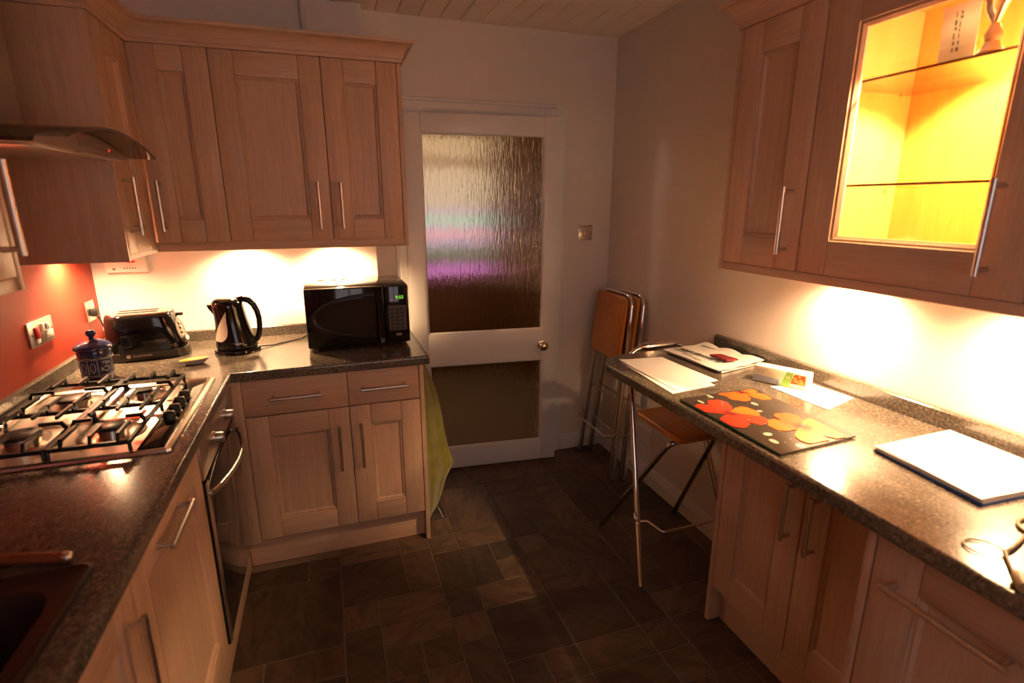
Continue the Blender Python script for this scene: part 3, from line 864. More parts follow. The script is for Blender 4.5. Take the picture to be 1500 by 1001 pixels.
finish('top_panel', MB().box(2.571, XR - 0.0125, gy0 + 0.0185, gy1 - 0.0185, ZR1 - 0.018, ZR1), 'birch', t, 0)
door_part(t, FRW, gy0, gy1, ZR0, ZR1, (-2.100, 1.492, 0.190, True), stile=0.094, rail=0.092, glazed=True)
for z in (1.583, 1.836):
    s_ = finish('glass_shelf', MB().box(2.585, XR - 0.013, gy0 + 0.019, gy1 - 0.019, z, z + 0.006), 'shelfg', t, 0)
    finish('shelf_edge', MB().box(2.5825, 2.5848, gy0 + 0.019, gy1 - 0.019, z, z + 0.006), 'shelfedge', s_, 0)
for y in (gy1 - 0.0185, gy0 + 0.0185):
    for z in (1.5805, 1.8335):
        for xx in (2.62, 2.83): finish('shelf_pin', MB().cyl((xx, y, z), (xx, y - 0.008 * (1 if y > -1.9 else -1), z), 0.0025, 8), 'steel', t, 0)
lp = finish('cabinet_lamp', MB().lathe([(0, 0), (0.034, 0), (0.034, -0.010), (0.028, -0.014), (0.022, -0.0142)], (2.662, -1.955, ZR1 - 0.0182), 24), 'steel', t, 40)
finish('lens', MB().disc((2.662, -1.955, ZR1 - 0.0345), 0.020, 0.002, 20), 'lamp', lp, 0)
spot('cabinet_spot', (2.662, -1.955, ZR1 - 0.040), P_CABINET, 0.014, 110, 0.3, (0, 0, -1))
crn = sweep(MB(), [(2.549, -2.78), (2.549, -1.2975), (XR - 0.003, -1.2975)], [(-1, 0), (0, 1)], cove(ZR1 + 0.001))
tag(finish('cornice', crn, 'wood_h', None, 35), 'wood coved cornice above the right-hand wall cabinets', 'cornice')
tag(finish('pelmet', MB().box(2.552, 2.574, -2.78, -1.3145, 1.322, 1.3488, 0.003), 'wood_h', None, 30), 'wood light pelmet below the right-hand wall cabinets', 'pelmet')

# --- halogen pucks under the wall cabinets
def puck(x, y, z, label, power=P_UNDER, ang=150):
    t = thing('cabinet_light', label, 'lamp', (x, y, z), 'halogen lights under the wall cabinets')
    finish('housing', MB().lathe([(0, -0.0005), (0.034, -0.0005), (0.034, -0.009), (0.029, -0.012), (0.022, -0.0122)], (x, y, z), 24), 'steel', t, 40)
    finish('lens', MB().disc((x, y, z - 0.0145), 0.020, 0.002, 20), 'lamp', t, 0)
    s_ = spot('puck_spot', (x, y, z - 0.018), power, 0.018, ang, 0.85)
puck(0.905, -0.115, ZW0, 'small round lamp under the back cabinets above the kettle')
puck(1.305, -0.115, ZW0, 'small round lamp under the back cabinets above the microwave')
puck(0.345, -0.315, ZW0, 'small round lamp beside the red wall above the tea jar')
puck(2.795, -1.580, ZR0, 'small round lamp above the carton on the breakfast bar')
puck(2.795, -2.090, ZR0, 'small round lamp above the white folder on the breakfast bar')

# ------------------------------------------------------------------ extractor hood
hood = thing('extractor_hood', 'steel extractor hood with curved smoked glass canopy on the red wall', 'hood', (0.29, -1.05, 1.672))
def harc(y): return 1.724 - 0.038 * ((y + 1.05) / 0.30) ** 2
ys = [-1.35 + 0.60 * k / 24 for k in range(25)]
prof = [(-1.345, 1.672)] + [(-0.755, 1.672)] + [(y, harc(y) - 0.004) for y in reversed(ys) if -1.346 < y < -0.754]
finish('canopy_body', MB().loft([[(xx, y, z) for y, z in prof] for xx in (0.283, 0.690)]), 'steel', hood, 30)
ys2 = [-1.372 + 0.644 * k / 28 for k in range(29)]
gl = MB().loft([[(xx, y, harc(y)) for y in ys2] + [(xx, y, harc(y) + 0.006) for y in reversed(ys2)] for xx in (0.283, 0.762)])
g = finish('glass_canopy', gl, 'hoodg', hood, 30)
finish('glass_edge', MB().tube([(0.7635, y, harc(y) + 0.003) for y in ys2], 0.0034, 8), 'shelfedge', g, 60)
finish('filter', MB().box(0.32, 0.655, -1.30, -0.80, 1.668, 1.6715, 0.001), 'hob_steel', hood, 30)
finish('button_strip', MB().box(0.6905, 0.6925, -1.10, -0.90, 1.684, 1.700, 0.0008), 'midgrey', hood, 30)
finish('red_light', MB().box(0.6905, 0.6935, -0.895, -0.888, 1.688, 1.696), 'led_r', hood, 0)
finish('chimney', MB().box(0.283, 0.515, -1.175, -0.925, 1.7285, HC - 0.001, 0.002), 'satin', hood, 30)

# ------------------------------------------------------------------ hob
hob = thing('gas_hob', 'steel four-burner gas hob with black pan supports and side knobs', 'hob', (0.57, -0.995, ZT))
hx0, hx1, hy0, hy1 = 0.318, 0.834, -1.314, -0.676
finish('hob_plate', MB().loft([rrect(hx0 - 0.002, hx1 + 0.002, hy0 - 0.002, hy1 + 0.002, 0.012, ZT + 0.0006), rrect(hx0, hx1, hy0, hy1, 0.010, ZT + 0.007), rrect(hx0 + 0.010, hx1 - 0.010, hy0 + 0.010, hy1 - 0.010, 0.008, ZT + 0.0095), rrect(hx0 + 0.016, hx1 - 0.016, hy0 + 0.016, hy1 - 0.016, 0.006, ZT + 0.006)]), 'hob_steel', hob, 40)
zh = ZT + 0.006
finish('glass_strip', MB().box(0.752, 0.812, -1.290, -0.702, zh + 0.0002, zh + 0.003, 0.0008), 'blackglass', hob, 30)
for yy in (-0.905, -0.968, -1.031, -1.094):
    k = finish('burner_knob', MB().lathe([(0.020, 0), (0.020, 0.002), (0.0165, 0.004), (0.016, 0.020), (0.0145, 0.0225), (0.0, 0.023)], (0.783, yy, zh + 0.0032), 22), 'blackm', hob, 40)
    finish('knob_cap', MB().box(0.769, 0.797, yy - 0.0035, yy + 0.0035, zh + 0.0258, zh + 0.031, 0.0015), 'hob_steel', k, 30)
for i, (bx, by, br) in enumerate(((0.447, -1.140, 0.047), (0.655, -1.150, 0.038), (0.460, -0.845, 0.047), (0.650, -0.835, 0.027))):
    bn = finish('burner', MB().lathe([(br + 0.045, 0.0004), (br + 0.040, 0.003), (br + 0.012, 0.0015), (br * 0.82, 0.002), (br * 0.82, 0.014), (br, 0.016), (br, 0.020), (0, 0.020)], (bx, by, zh), 36), 'hob_steel', hob, 35)
    finish('burner_cap', MB().lathe([(br * 0.96, 0.0203), (br * 0.96, 0.026), (br * 0.88, 0.028), (0, 0.0285)], (bx, by, zh), 36), 'iron', bn, 35)
def bar_(mb, x0, y0, z0, x1, y1, z1, w=0.0052):
    a, b = Vector((x0, y0, z0)), Vector((x1, y1, z1))
    d = (b - a).normalized()
    s_ = d.cross(Vector((0, 0, 1))).normalized() * w * 0.75
    u_ = s_.cross(d).normalized() * w
    mb.loft([[p + s_ + u_, p - s_ + u_, p - s_ - u_, p + s_ - u_] for p in (a, b)])
for x0, x1, cx in ((0.345, 0.553, 0.452), (0.562, 0.738, 0.652)):
    mb = MB()
    zg, zf = zh + 0.026, zh + 0.047
    for yy in (-1.290, -0.993, -0.700): bar_(mb, x0, yy, zg, x1, yy, zg)
    for xx in (x0, x1):
        bar_(mb, xx, -1.290, zg, xx, -0.700, zg)
        for yy in (-1.290, -0.993, -0.700): mb.cyl((xx, yy, zh + 0.001), (xx, yy, zg), 0.005, 8)
    for by in (-1.145, -0.842):
        for dx in (-0.062, 0.0, 0.062):
            for s_ in (-1, 1):
                yb_ = {(-1, -1.145): -1.290, (1, -1.145): -0.993, (-1, -0.842): -0.993, (1, -0.842): -0.700}[(s_, by)]
                inner = by + s_ * (0.045 if dx else 0.062)
                xa = cx + dx
                bar_(mb, xa, yb_, zg, xa, yb_ - s_ * 0.010, zf, 0.0045)
                bar_(mb, xa, yb_ - s_ * 0.006, zf, xa, inner, zf, 0.0048)
        for s_, xe in ((-1, x0), (1, x1)):
            bar_(mb, xe, by, zg, xe - s_ * 0.010, by, zf, 0.0045)
            bar_(mb, xe - s_ * 0.006, by, zf, cx + s_ * 0.040, by, zf, 0.0048)
    finish('pan_support', mb, 'iron', hob, 30)

# ------------------------------------------------------------------ sink
sink = thing('sink', 'dark brown-black inset sink with a raised rim at lower left', 'sink', (0.58, -2.2, ZT))
R = lambda o, r, z, x0=0.345, x1=0.826, y0=-2.62, y1=-1.792: rrect(x0 + o, x1 - o, y0 + o, y1 - o, r, z, 6)
I = lambda o, r, z: rrect(0.400 + o, 0.788 - o, -2.395 + o, -1.845 - o, r, z, 6)
finish('bowl', MB().loft([R(-0.002, 0.022, ZT + 0.0006), R(0.0, 0.020, ZT + 0.007), R(0.004, 0.018, ZT + 0.009), R(0.012, 0.014, ZT + 0.005), I(-0.004, 0.062, ZT + 0.004), I(0.0, 0.060, ZT - 0.002), I(0.006, 0.056, ZT - 0.16), I(0.03, 0.04, ZT - 0.178)], True, False, True), 'composite', sink, 40)
finish('drain', MB().lathe([(0, 0.0), (0.040, 0.0), (0.040, 0.003), (0.034, 0.0035), (0.030, 0.001), (0, 0.001)], (0.594, -2.12, ZT - 0.1778), 24), 'steel', sink, 40)
ut = thing('utensil', 'red-brown handle with a silver end lying behind the dark sink', 'utensil', (0.70, -1.765, ZT))
finish('handle', MB().tube([(0.520, -1.700, ZT + 0.012), (0.60, -1.722, ZT + 0.0115), (0.700, -1.748, ZT + 0.011), (0.768, -1.766, ZT + 0.0105)], 0.009, 12, rr=[0.0085, 0.0105, 0.0105, 0.0095]), 'utens', ut, 60)
finish('silver_end', MB().tube([(0.7685, -1.7662, ZT + 0.0105), (0.778, -1.7687, ZT + 0.0105), (0.783, -1.770, ZT + 0.0105)], 0.0098, 12, rr=[0.0098, 0.0098, 0.006]), 'steel', ut, 60)

# ------------------------------------------------------------------ microwave
mw = thing('microwave', 'black microwave oven with an oval door window and green clock', 'microwave', (1.377, -0.25, ZT))
mx0, mx1, myf, myb, mz0, mz1 = 1.156, 1.598, -0.416, -0.060, ZT + 0.018, ZT + 0.278
finish('casing', MB().box(mx0, mx1, myf + 0.030, myb, mz0, mz1, 0.004), 'black', mw, 30)
xs = mx1 - 0.108
md = finish('door', MB().box(mx0, xs - 0.001, myf, myf + 0.0295, mz0 - 0.002, mz1 - 0.001, 0.006), 'black', mw, 30)
# oval frame round the window, flat on its right
def oval(rx, rz, y, n=40):
    cx, cz = xs - 0.035, (mz0 + mz1) / 2
    pts = []
    for k in range(n + 1):
        a = PI / 2 + PI * k / n
        pts.append((cx - 0.005 + rx * math.cos(a), y, cz + rz * math.sin(a)))
    return pts
finish('window_frame', MB().loft([oval(0.275, 0.103, myf - 0.0003), oval(0.270, 0.098, myf - 0.004), oval(0.262, 0.090, myf - 0.004), oval(0.256, 0.086, myf - 0.0005)], True, False, False), 'blackm', md, 40)
finish('window', MB().loft([oval(0.255, 0.085, myf - 0.0004), oval(0.255, 0.085, myf - 0.0016)], True, False, True), 'blackglass', md, 30)
finish('handle', MB().loft([rrect(xs - 0.032, xs - 0.005, myf - 0.022, myf - 0.0005, 0.006, z) for z in (mz0 + 0.006, mz1 - 0.010)]), 'black', md, 40)
cp = finish('control_panel', MB().box(xs + 0.001, mx1, myf, myf + 0.0295, mz0 - 0.002, mz1 - 0.001, 0.006), 'black', mw, 30)
finish('keypad', MB().box(xs + 0.016, mx1 - 0.012, myf - 0.0012, myf - 0.0002, mz0 + 0.055, mz1 - 0.090), 'greyplastic', cp, 0)
kb = MB()
for r_ in range(6):
    for c_ in range(3): kb.box(xs + 0.024 + c_ * 0.022, xs + 0.040 + c_ * 0.022, myf - 0.0022, myf - 0.0013, mz0 + 0.061 + r_ * 0.017, mz0 + 0.071 + r_ * 0.017)
finish('key', kb, 'blackm', cp, 0)['kind'] = 'stuff'
text('clock_digits', '9:55', 0.021, 'led_g', cp, frame((mx1 - 0.040, myf - 0.0010, mz1 - 0.055), (1, 0, 0), (0, 0, 1)))
finish('red_dot', MB().box(xs + 0.030, xs + 0.035, myf - 0.0012, myf - 0.0002, mz1 - 0.066, mz1 - 0.062), 'led_r', cp, 0)
finish('badge', MB().box(mx1 - 0.062, mx1 - 0.038, myf - 0.0012, myf - 0.0002, mz0 + 0.030, mz0 + 0.041), 'midgrey', cp, 0)
for xx in (1.215, 1.275, 1.315): finish('vent', MB().box(xx, xx + 0.024, -0.13, -0.09, mz1 + 0.0002, mz1 + 0.0012), 'greyplastic', mw, 0)
for xx in (mx0 + 0.03, mx1 - 0.03):
    for yy in (myf + 0.05, myb - 0.04): finish('foot', MB().cyl((xx, yy, ZT + 0.0006), (xx, yy, mz0), 0.014, 14), 'blackm', mw, 40)

# ------------------------------------------------------------------ kettle
KC = (0.858, -0.270)
kt = thing('kettle', 'black glossy jug kettle with a pale crescent water gauge', 'kettle', (KC[0], KC[1], ZT))
finish('power_base', MB().lathe([(0.090, 0.0006), (0.093, 0.006), (0.090, 0.016), (0.078, 0.019), (0, 0.019)], (KC[0], KC[1], ZT), 36), 'black', kt, 40)
def kbody(t):
    """radius and centre shift of the jug at height t 0..1"""
    r = 0.084 - 0.022 * t - 0.006 * math.sin(t * PI)
    return r, -0.020 * t
def kloop(t, z, rs=1.0, n=40):
    r, cx = kbody(t)
    return [(KC[0] + cx + r * rs * math.cos(a), KC[1] + r * rs * math.sin(a), ZT + z) for a in (2 * PI * k / n for k in range(n))]
kz0, kz1 = 0.0195, 0.218
L = [kloop(0, kz0, 0.93), kloop(0, kz0 + 0.004, 0.99)] + [kloop(t, kz0 + 0.006 + (kz1 - kz0 - 0.006) * t) for t in (k / 10 for k in range(11))] + [kloop(1, kz1 + 0.004, 0.96)]
body = finish('jug', MB().loft(L), 'black', kt, 45)
lid = finish('lid', MB().loft([kloop(1, kz1 + 0.0042, 0.93), kloop(1, kz1 + 0.012, 0.86), kloop(1, kz1 + 0.018, 0.66), kloop(1, kz1 + 0.020, 0.30)]), 'black', kt, 45)
# spout on the left
sp = MB()
sp.loft([[(KC[0] - 0.068, KC[1] - 0.030, ZT + 0.166), (KC[0] - 0.068, KC[1] + 0.030, ZT + 0.166), (KC[0] - 0.066, KC[1] + 0.032, ZT + 0.215), (KC[0] - 0.066, KC[1] - 0.032, ZT + 0.215)],
         [(KC[0] - 0.092, KC[1] - 0.012, ZT + 0.196), (KC[0] - 0.092, KC[1] + 0.012, ZT + 0.196), (KC[0] - 0.098, KC[1] + 0.012, ZT + 0.213), (KC[0] - 0.098, KC[1] - 0.012, ZT + 0.213)]])
finish('spout', sp, 'black', kt, 30)
hp = [(0.018, 0.228), (0.042, 0.232), (0.066, 0.224), (0.084, 0.204), (0.095, 0.174), (0.100, 0.140), (0.099, 0.106), (0.094, 0.076), (0.084, 0.052), (0.070, 0.038)]
finish('handle', MB().tube([(KC[0] + x_, KC[1] - 0.004, ZT + z_) for x_, z_ in hp], 0.0125, 14, rr=[0.011, 0.013, 0.0135, 0.013, 0.012, 0.0115, 0.0115, 0.012, 0.012, 0.010]), 'black', kt, 60)
def on_jug(x_, z_, off=0.0012):
    t = min(max((z_ - kz0 - 0.006) / (kz1 - kz0 - 0.006), 0), 1)
    r, cx = kbody(t)
    d = max((r + off) ** 2 - (x_ - cx) ** 2, 1e-6)
    return (KC[0] + x_, KC[1] - math.sqrt(d), ZT + z_)
cols = []
for q in range(8):
    f_ = q / 7
    cl = []
    for k in range(17):
        t = k / 16
        z_ = 0.058 + 0.130 * t
        xl = -0.0770 + 0.058 * t ** 1.5
        w_ = 0.056 * max(0.0, math.sin(PI * (0.04 + 0.96 * t) ** 0.62)) ** 0.75 * (1 - 0.55 * t)
        cl.append(on_jug(xl + w_ * f_, z_, 0.0016))
    cols.append(cl)
finish('water_gauge', MB().loft(cols, False, False, False), 'water', body, 60)
p = on_jug(0.010, 0.048, 0.0015)
text('lettering', 'FRIGIDAIRE', 0.011, 'print_', body, frame(p, (0.994, -0.11, 0), (0, 0.02, 1)))
cab = MB().tube([(KC[0] + 0.086, KC[1] + 0.02, ZT + 0.008), (KC[0] + 0.14, KC[1] + 0.035, ZT + 0.004), (KC[0] + 0.20, KC[1] + 0.085, ZT + 0.004), (KC[0] + 0.255, KC[1] + 0.115, ZT + 0.006), (KC[0] + 0.282, KC[1] + 0.165, ZT + 0.008), (KC[0] + 0.285, KC[1] + 0.235, ZT + 0.012)], 0.0032, 8)
finish('power_cord', cab, 'blackm', kt, 60)

# ------------------------------------------------------------------ toaster (local coordinates, long side towards the camera)
ts = thing('toaster', 'black two-slot toaster with chrome top beside the tea jar', 'toaster', (0.512, -0.235, ZT), rz=math.radians(9))
def tl(x0, x1, hy, r, z): return rrect(x0, x1, -hy, hy, r, z, 6)
finish('base', MB().loft([tl(-0.140, 0.150, 0.084, 0.066, 0.0006), tl(-0.143, 0.154, 0.088, 0.068, 0.006), tl(-0.141, 0.148, 0.087, 0.068, 0.036), tl(-0.139, 0.145, 0.085, 0.067, 0.038)]), 'darkbrown', ts, 40)
finish('shell', MB().loft([tl(-0.140, 0.145, 0.086, 0.068, 0.0385), tl(-0.141, 0.140, 0.088, 0.070, 0.08), tl(-0.139, 0.127, 0.087, 0.070, 0.130), tl(-0.135, 0.116, 0.083, 0.067, 0.175), tl(-0.131, 0.111, 0.079, 0.064, 0.187), tl(-0.126, 0.106, 0.074, 0.060, 0.191)]), 'black', ts, 60)
tp = finish('top_plate', MB().loft([tl(-0.125, 0.105, 0.073, 0.060, 0.1912), tl(-0.122, 0.102, 0.070, 0.058, 0.195), tl(-0.114, 0.094, 0.062, 0.052, 0.1955)]), 'chrome', ts, 40)
for yy in (-0.026, 0.026): finish('slot', MB().box(-0.085, 0.055, yy - 0.013, yy + 0.013, 0.1956, 0.1962), 'blackm', tp, 0)
sl = Vector((0.132 - 0.106, 0, 0.09 - 0.186)).normalized()   # down the sloping right-hand end
ax = Vector((0, 1, 0))
fm = frame((0.1285, -0.040, 0.108), (0.50, 0.86, 0), (-sl.x, 0, -sl.z))
pn = finish('control_panel', MB().loft([[(0.026 * math.cos(a), 0.055 * math.sin(a), z_) for a in (2 * PI * k / 28 for k in range(28))] for z_ in (-0.004, 0.003)]).xform(fm), 'midgrey', ts, 40)
for v_ in (0.032, 0.012, -0.008): finish('button', MB().lathe([(0.006, 0.0032), (0.006, 0.006), (0.004, 0.007), (0, 0.007)], (0.0, v_, 0), 14).xform(fm), 'chrome', pn, 40)
dl = finish('dial', MB().lathe([(0.014, 0.0032), (0.014, 0.014), (0.011, 0.017), (0, 0.017)], (0.0, -0.036, 0), 20).xform(fm), 'chrome', pn, 40)
finish('lever', MB().box(0.108, 0.142, 0.006, 0.034, 0.162, 0.173, 0.004), 'blackm', ts, 40)
finish('side_grip', MB().box(-0.092, -0.076, -0.0865, -0.080, 0.012, 0.078, 0.004), 'blackm', ts, 40)
text('lettering', 'Russell Hobbs', 0.0115, 'print_', ts, frame((-0.015, -0.0875, 0.024), (1, 0, 0), (0, 0.02, 1)), align='CENTER')
finish('round_emblem', MB().cyl((-0.063, -0.0868, 0.024), (-0.063, -0.0882, 0.024), 0.0075, 18), 'print_', ts, 30)

# ------------------------------------------------------------------ tea jar
TC = (0.425, -0.535)
tj = thing('tea_jar', 'dark blue ceramic tea jar with fish drawings and knobbed lid', 'jar', (*TC, ZT))
tb = finish('body', MB().lathe([(0.044, 0.0006), (0.048, 0.003), (0.050, 0.010), (0.052, 0.060), (0.0535, 0.100), (0.0545, 0.112), (0.052, 0.116), (0, 0.116)], (*TC, ZT), 40), 'glaze', tj, 40)
finish('lid', MB().lathe([(0.056, 0.1165), (0.0605, 0.119), (0.061, 0.123), (0.058, 0.129), (0.048, 0.139), (0.030, 0.147), (0.012, 0.151), (0.008, 0.157), (0.009, 0.162), (0.0155, 0.170), (0.0165, 0.178), (0.012, 0.186), (0, 0.189)], (*TC, ZT), 40), 'glaze', tj, 40)
TV = math.atan2(CAM.y - TC[1], CAM.x - TC[0])
def on_jar(deg, z_):
    a = TV + math.radians(deg)
    r = 0.050 + 0.0035 * (z_ - 0.01) / 0.09 + 0.0006
    return Vector((TC[0] + r * math.cos(a), TC[1] + r * math.sin(a), ZT + z_))
ln = MB()
for base, sg in ((0.084, 1), (0.0245, -1)):
    ln.tube([on_jar(d, base) for d in range(-180, 180, 8)], 0.0009, 6, closed=True)
    ln.tube([on_jar(d, base + sg * (0.005 + 0.0022 * math.sin(math.radians(d * 9)))) for d in range(-180, 180, 4)], 0.0009, 6, closed=True)
for d in (-62, -30, 2, 62, 110, 160, -110, -150): ln.tube([on_jar(d, 0.028 + 0.052 * k / 6) for k in range(7)], 0.0010, 6)
def fish(c, zc, horiz, L_=20):
    pts = []
    for k in range(25):
        t = k / 24
        u_ = (t * 2 - 1)
        if horiz: pass
        s_ = math.cos(u_ * PI) * 0.5
        a_ = math.sin(u_ * PI * 0.98)
        along, across = -(1 - abs(u_) * 2) , a_
        if horiz: pts.append(on_jar(c + along * L_ * 0.5, zc + across * 0.0085))
        else: pts.append(on_jar(c + across * 8.5, zc - along * 0.019))
    ln.tube(pts, 0.0010, 6)
fish(-14, 0.054, False); fish(-47, 0.054, False)
fish(30, 0.047, True, 26)
for s_ in (-1, 1): ln.tube([on_jar(17, 0.047), on_jar(13.5, 0.047 + s_ * 0.008)], 0.0010, 6)
ln.tube([on_jar(13.5, 0.039), on_jar(13.5, 0.055)], 0.0010, 6)
finish('painted_lines', ln, 'cream', tb, 60)
for ch, d in (('T', 21), ('E', 31), ('A', 41)):
    q = on_jar(d, 0.070)
    a = TV + math.radians(d)
    text('letter', ch, 0.0155, 'cream', tb, frame((q.x + 0.0003 * math.cos(a), q.y + 0.0003 * math.sin(a), q.z), (-math.sin(a), math.cos(a), 0), (0, 0, 1)), 0.0008)

# ------------------------------------------------------------------ small dish
ds = thing('trinket_dish', 'small boat-shaped dish with yellow inside, before the kettle', 'dish', (0.722, -0.440, ZT), rz=math.radians(20))
def boat(s_, z_, n=28): return [(0.056 * s_ * math.copysign(abs(math.cos(a)) ** 1.35, math.cos(a)), 0.027 * s_ * math.sin(a), z_) for a in (2 * PI * k / n for k in range(n))]
finish('shell', MB().loft([boat(0.55, 0.0006), boat(0.62, 0.003), boat(0.90, 0.017), boat(1.0, 0.021), boat(0.97, 0.0225)]), 'greyish', ds, 40)
finish('glazed_hollow', MB().loft([boat(0.965, 0.0226), boat(0.93, 0.0232), boat(0.85, 0.0228)]), 'yellow', ds, 40)

# ------------------------------------------------------------------ red wall fittings
X0 = XL + 0.0004
so = thing('cooker_switch', 'steel double wall plate with a red switch on the red wall', 'switch', (XL, -0.545, 1.10))
pl_ = finish('plate', MB().box(X0, X0 + 0.008, -0.632, -0.458, 1.060, 1.148, 0.003), 'steel', so, 30)
finish('red_rocker', MB().box(X0 + 0.0082, X0 + 0.016, -0.598, -0.574, 1.088, 1.128, 0.003), 'rockred', so, 30)
finish('white_rocker', MB().box(X0 + 0.0082, X0 + 0.013, -0.598, -0.574, 1.070, 1.087, 0.002), 'whitep', so, 30)
finish('white_rocker', MB().box(X0 + 0.0082, X0 + 0.015, -0.552, -0.536, 1.104, 1.134, 0.003), 'whitep', so, 30)
finish('socket_insert', MB().box(X0 + 0.0082, X0 + 0.012, -0.520, -0.474, 1.076, 1.100, 0.003), 'whitep', so, 30)
finish('white_rocker', MB().box(X0 + 0.0082, X0 + 0.014, -0.512, -0.496, 1.104, 1.130, 0.003), 'whitep', so, 30)
for yy in (-0.618, -0.472): finish('screw', MB().cyl((X0 + 0.0082, yy, 1.104), (X0 + 0.0095, yy, 1.104), 0.004, 12), 'chrome', so, 30)
so = thing('plug_socket', 'steel wall socket with a black plug on the red wall near the corner', 'socket', (XL, -0.11, 1.10))
finish('plate', MB().box(X0, X0 + 0.008, -0.156, -0.068, 1.054, 1.142, 0.003), 'steel', so, 30)
finish('white_rocker', MB().box(X0 + 0.0082, X0 + 0.014, -0.098, -0.084, 1.108, 1.130, 0.003), 'whitep', so, 30)
pg = thing('plug', 'black plug and thin cord in the socket near the corner', 'plug', (XL + 0.02, -0.11, 1.09))
finish('body', MB().box(X0 + 0.0085, X0 + 0.034, -0.130, -0.096, 1.074, 1.106, 0.006), 'blackm', pg, 40)
cpts = [(X0 + 0.030, -0.113, 1.072), (X0 + 0.036, -0.113, 1.055), (X0 + 0.044, -0.113, 1.02), (X0 + 0.060, -0.108, 0.985), (X0 + 0.080, -0.098, 0.955), (X0 + 0.105, -0.088, 0.925), (X0 + 0.13, -0.085, ZT + 0.004)]
finish('cord', MB().tube(cpts, 0.0034, 8), 'blackm', pg, 60)
cpn = thing('heating_programmer', 'white box with a row of buttons below the corner wall cabinet', 'control box', (0.42, 0, 1.30))
finish('backplate', MB().box(0.352, 0.510, -0.008, -0.0006, 1.246, 1.352, 0.002), 'whitep', cpn, 30)
finish('cover', MB().box(0.340, 0.498, -0.034, -0.0082, 1.248, 1.352, 0.004), 'whitep', cpn, 30)
for k in range(5): finish('button', MB().cyl((0.414 + 0.0105 * k, -0.0345, 1.2655), (0.414 + 0.0105 * k, -0.036, 1.2655), 0.0028, 10), 'greyplastic', cpn, 30)
for k in range(2): finish('indicator', MB().cyl((0.428 + 0.014 * k, -0.0345, 1.277), (0.428 + 0.014 * k, -0.0355, 1.277), 0.0018, 10), 'midgrey', cpn, 30)
finish('display', MB().box(0.428, 0.458, -0.0352, -0.0343, 1.290, 1.298), 'rockred', cpn, 0)
finish('printed_mark', MB().box(0.369, 0.380, -0.0350, -0.0343, 1.259, 1.267), 'midgrey', cpn, 0)

# light switch on the door wall
ls = thing('light_switch', 'square brushed metal light switch on the wall right of the door', 'switch', (2.722, YD, 1.375))
finish('plate', MB().box(2.677, 2.767, YD - 0.007, YD - 0.0004, 1.331, 1.418, 0.0025), 'steel', ls, 30)
for xx in (2.694, 2.752): finish('screw', MB().cyl((xx, YD - 0.0072, 1.376), (xx, YD - 0.0085, 1.376), 0.0032, 12), 'brass', ls, 30)
finish('rocker', MB().box(2.712, 2.734, YD - 0.011, YD - 0.0072, 1.364, 1.388, 0.002), 'steel', ls, 30)
vt = thing('vent_grille', 'pale slatted vent grille low on the right wall behind the stools', 'vent', (XR, -0.41, 0.27))
finish('frame', MB().box(XR - 0.006, XR - 0.0005, -0.49, -0.33, 0.215, 0.325, 0.002), 'magnolia', vt, 30)
for k in range(5): finish('slat', MB().box(XR - 0.010, XR - 0.0062, -0.478, -0.342, 0.226 + 0.018 * k, 0.236 + 0.018 * k, 0.001), 'magnolia', vt, 30)

# ------------------------------------------------------------------ things on the breakfast bar
Z0 = ZR + 0.0006
def sheet(mb, quad, z0, th, wave=0.0, nx=10, ny=10, seed=0, curl=None):
    """a thin, slightly uneven sheet over a quad (a, b, c, d): a->b along u, a->d along v"""
    rnd = random.Random(seed)
    ph = [rnd.uniform(0, 6) for _ in range(6)]
    a, b, c, d = [Vector((*q, 0)) for q in quad]
    top, bot = [], []
    for j in range(ny + 1):
        v = j / ny
        rt, rb = [], []
        for i in range(nx + 1):
            u = i / nx
            p = (a * (1 - u) + b * u) * (1 - v) + (d * (1 - u) + c * u) * v
            h = wave * (0.5 + 0.25 * math.sin(u * 5 + ph[0]) + 0.25 * math.sin(v * 6 + u * 3 + ph[1]))
            if curl: h += curl(u, v)
            rb.append(mb.bm.verts.new((p.x, p.y, z0 + h)))
            rt.append(mb.bm.verts.new((p.x, p.y, z0 + h + th)))
        top.append(rt); bot.append(rb)
    for j in range(ny):
        for i in range(nx):
            mb._face([top[j][i], top[j][i + 1], top[j + 1][i + 1], top[j + 1][i]])
            mb._face([bot[j][i], bot[j + 1][i], bot[j + 1][i + 1], bot[j][i + 1]])
    rim = [(0, i) for i in range(nx)] + [(j, nx) for j in range(ny)] + [(ny, i) for i in range(nx, 0, -1)] + [(j, 0) for j in range(ny, 0, -1)]
    for k in range(len(rim)):
        (j0, i0), (j1, i1) = rim[k], rim[(k + 1) % len(rim)]
        mb._face([bot[j0][i0], bot[j1][i1], top[j1][i1], top[j0][i0]])
    return mb
tag(finish('paper_sheet', sheet(MB(), [(2.338, -1.038), (2.536, -1.042), (2.508, -1.388), (2.318, -1.412)], Z0, 0.0012, 0.001, seed=1), 'paper', None, 30), 'lower of two loose white sheets at the rounded end of the bar', 'paper')
tag(finish('paper_sheet', sheet(MB(), [(2.342, -1.018), (2.532, -1.036), (2.546, -1.358), (2.345, -1.392)], Z0 + 0.0026, 0.0012, 0.0025, seed=2, curl=lambda u, v: 0.010 * max(0, 0.25 - u - v) * 4 * 0.4), 'paper', None, 30), 'upper of two loose white sheets at the rounded end of the bar', 'paper')
nw = thing('mail_packet', 'crumpled pale wrapped magazine with dark lines beside the bar upstand', 'magazine', (2.73, -1.10, ZR))
finish('magazine', sheet(MB(), [(2.600, -0.962), (2.800, -0.948), (2.852, -1.235), (2.622, -1.285)], Z0, 0.007, 0.002, seed=4), 'paper2', nw, 30)
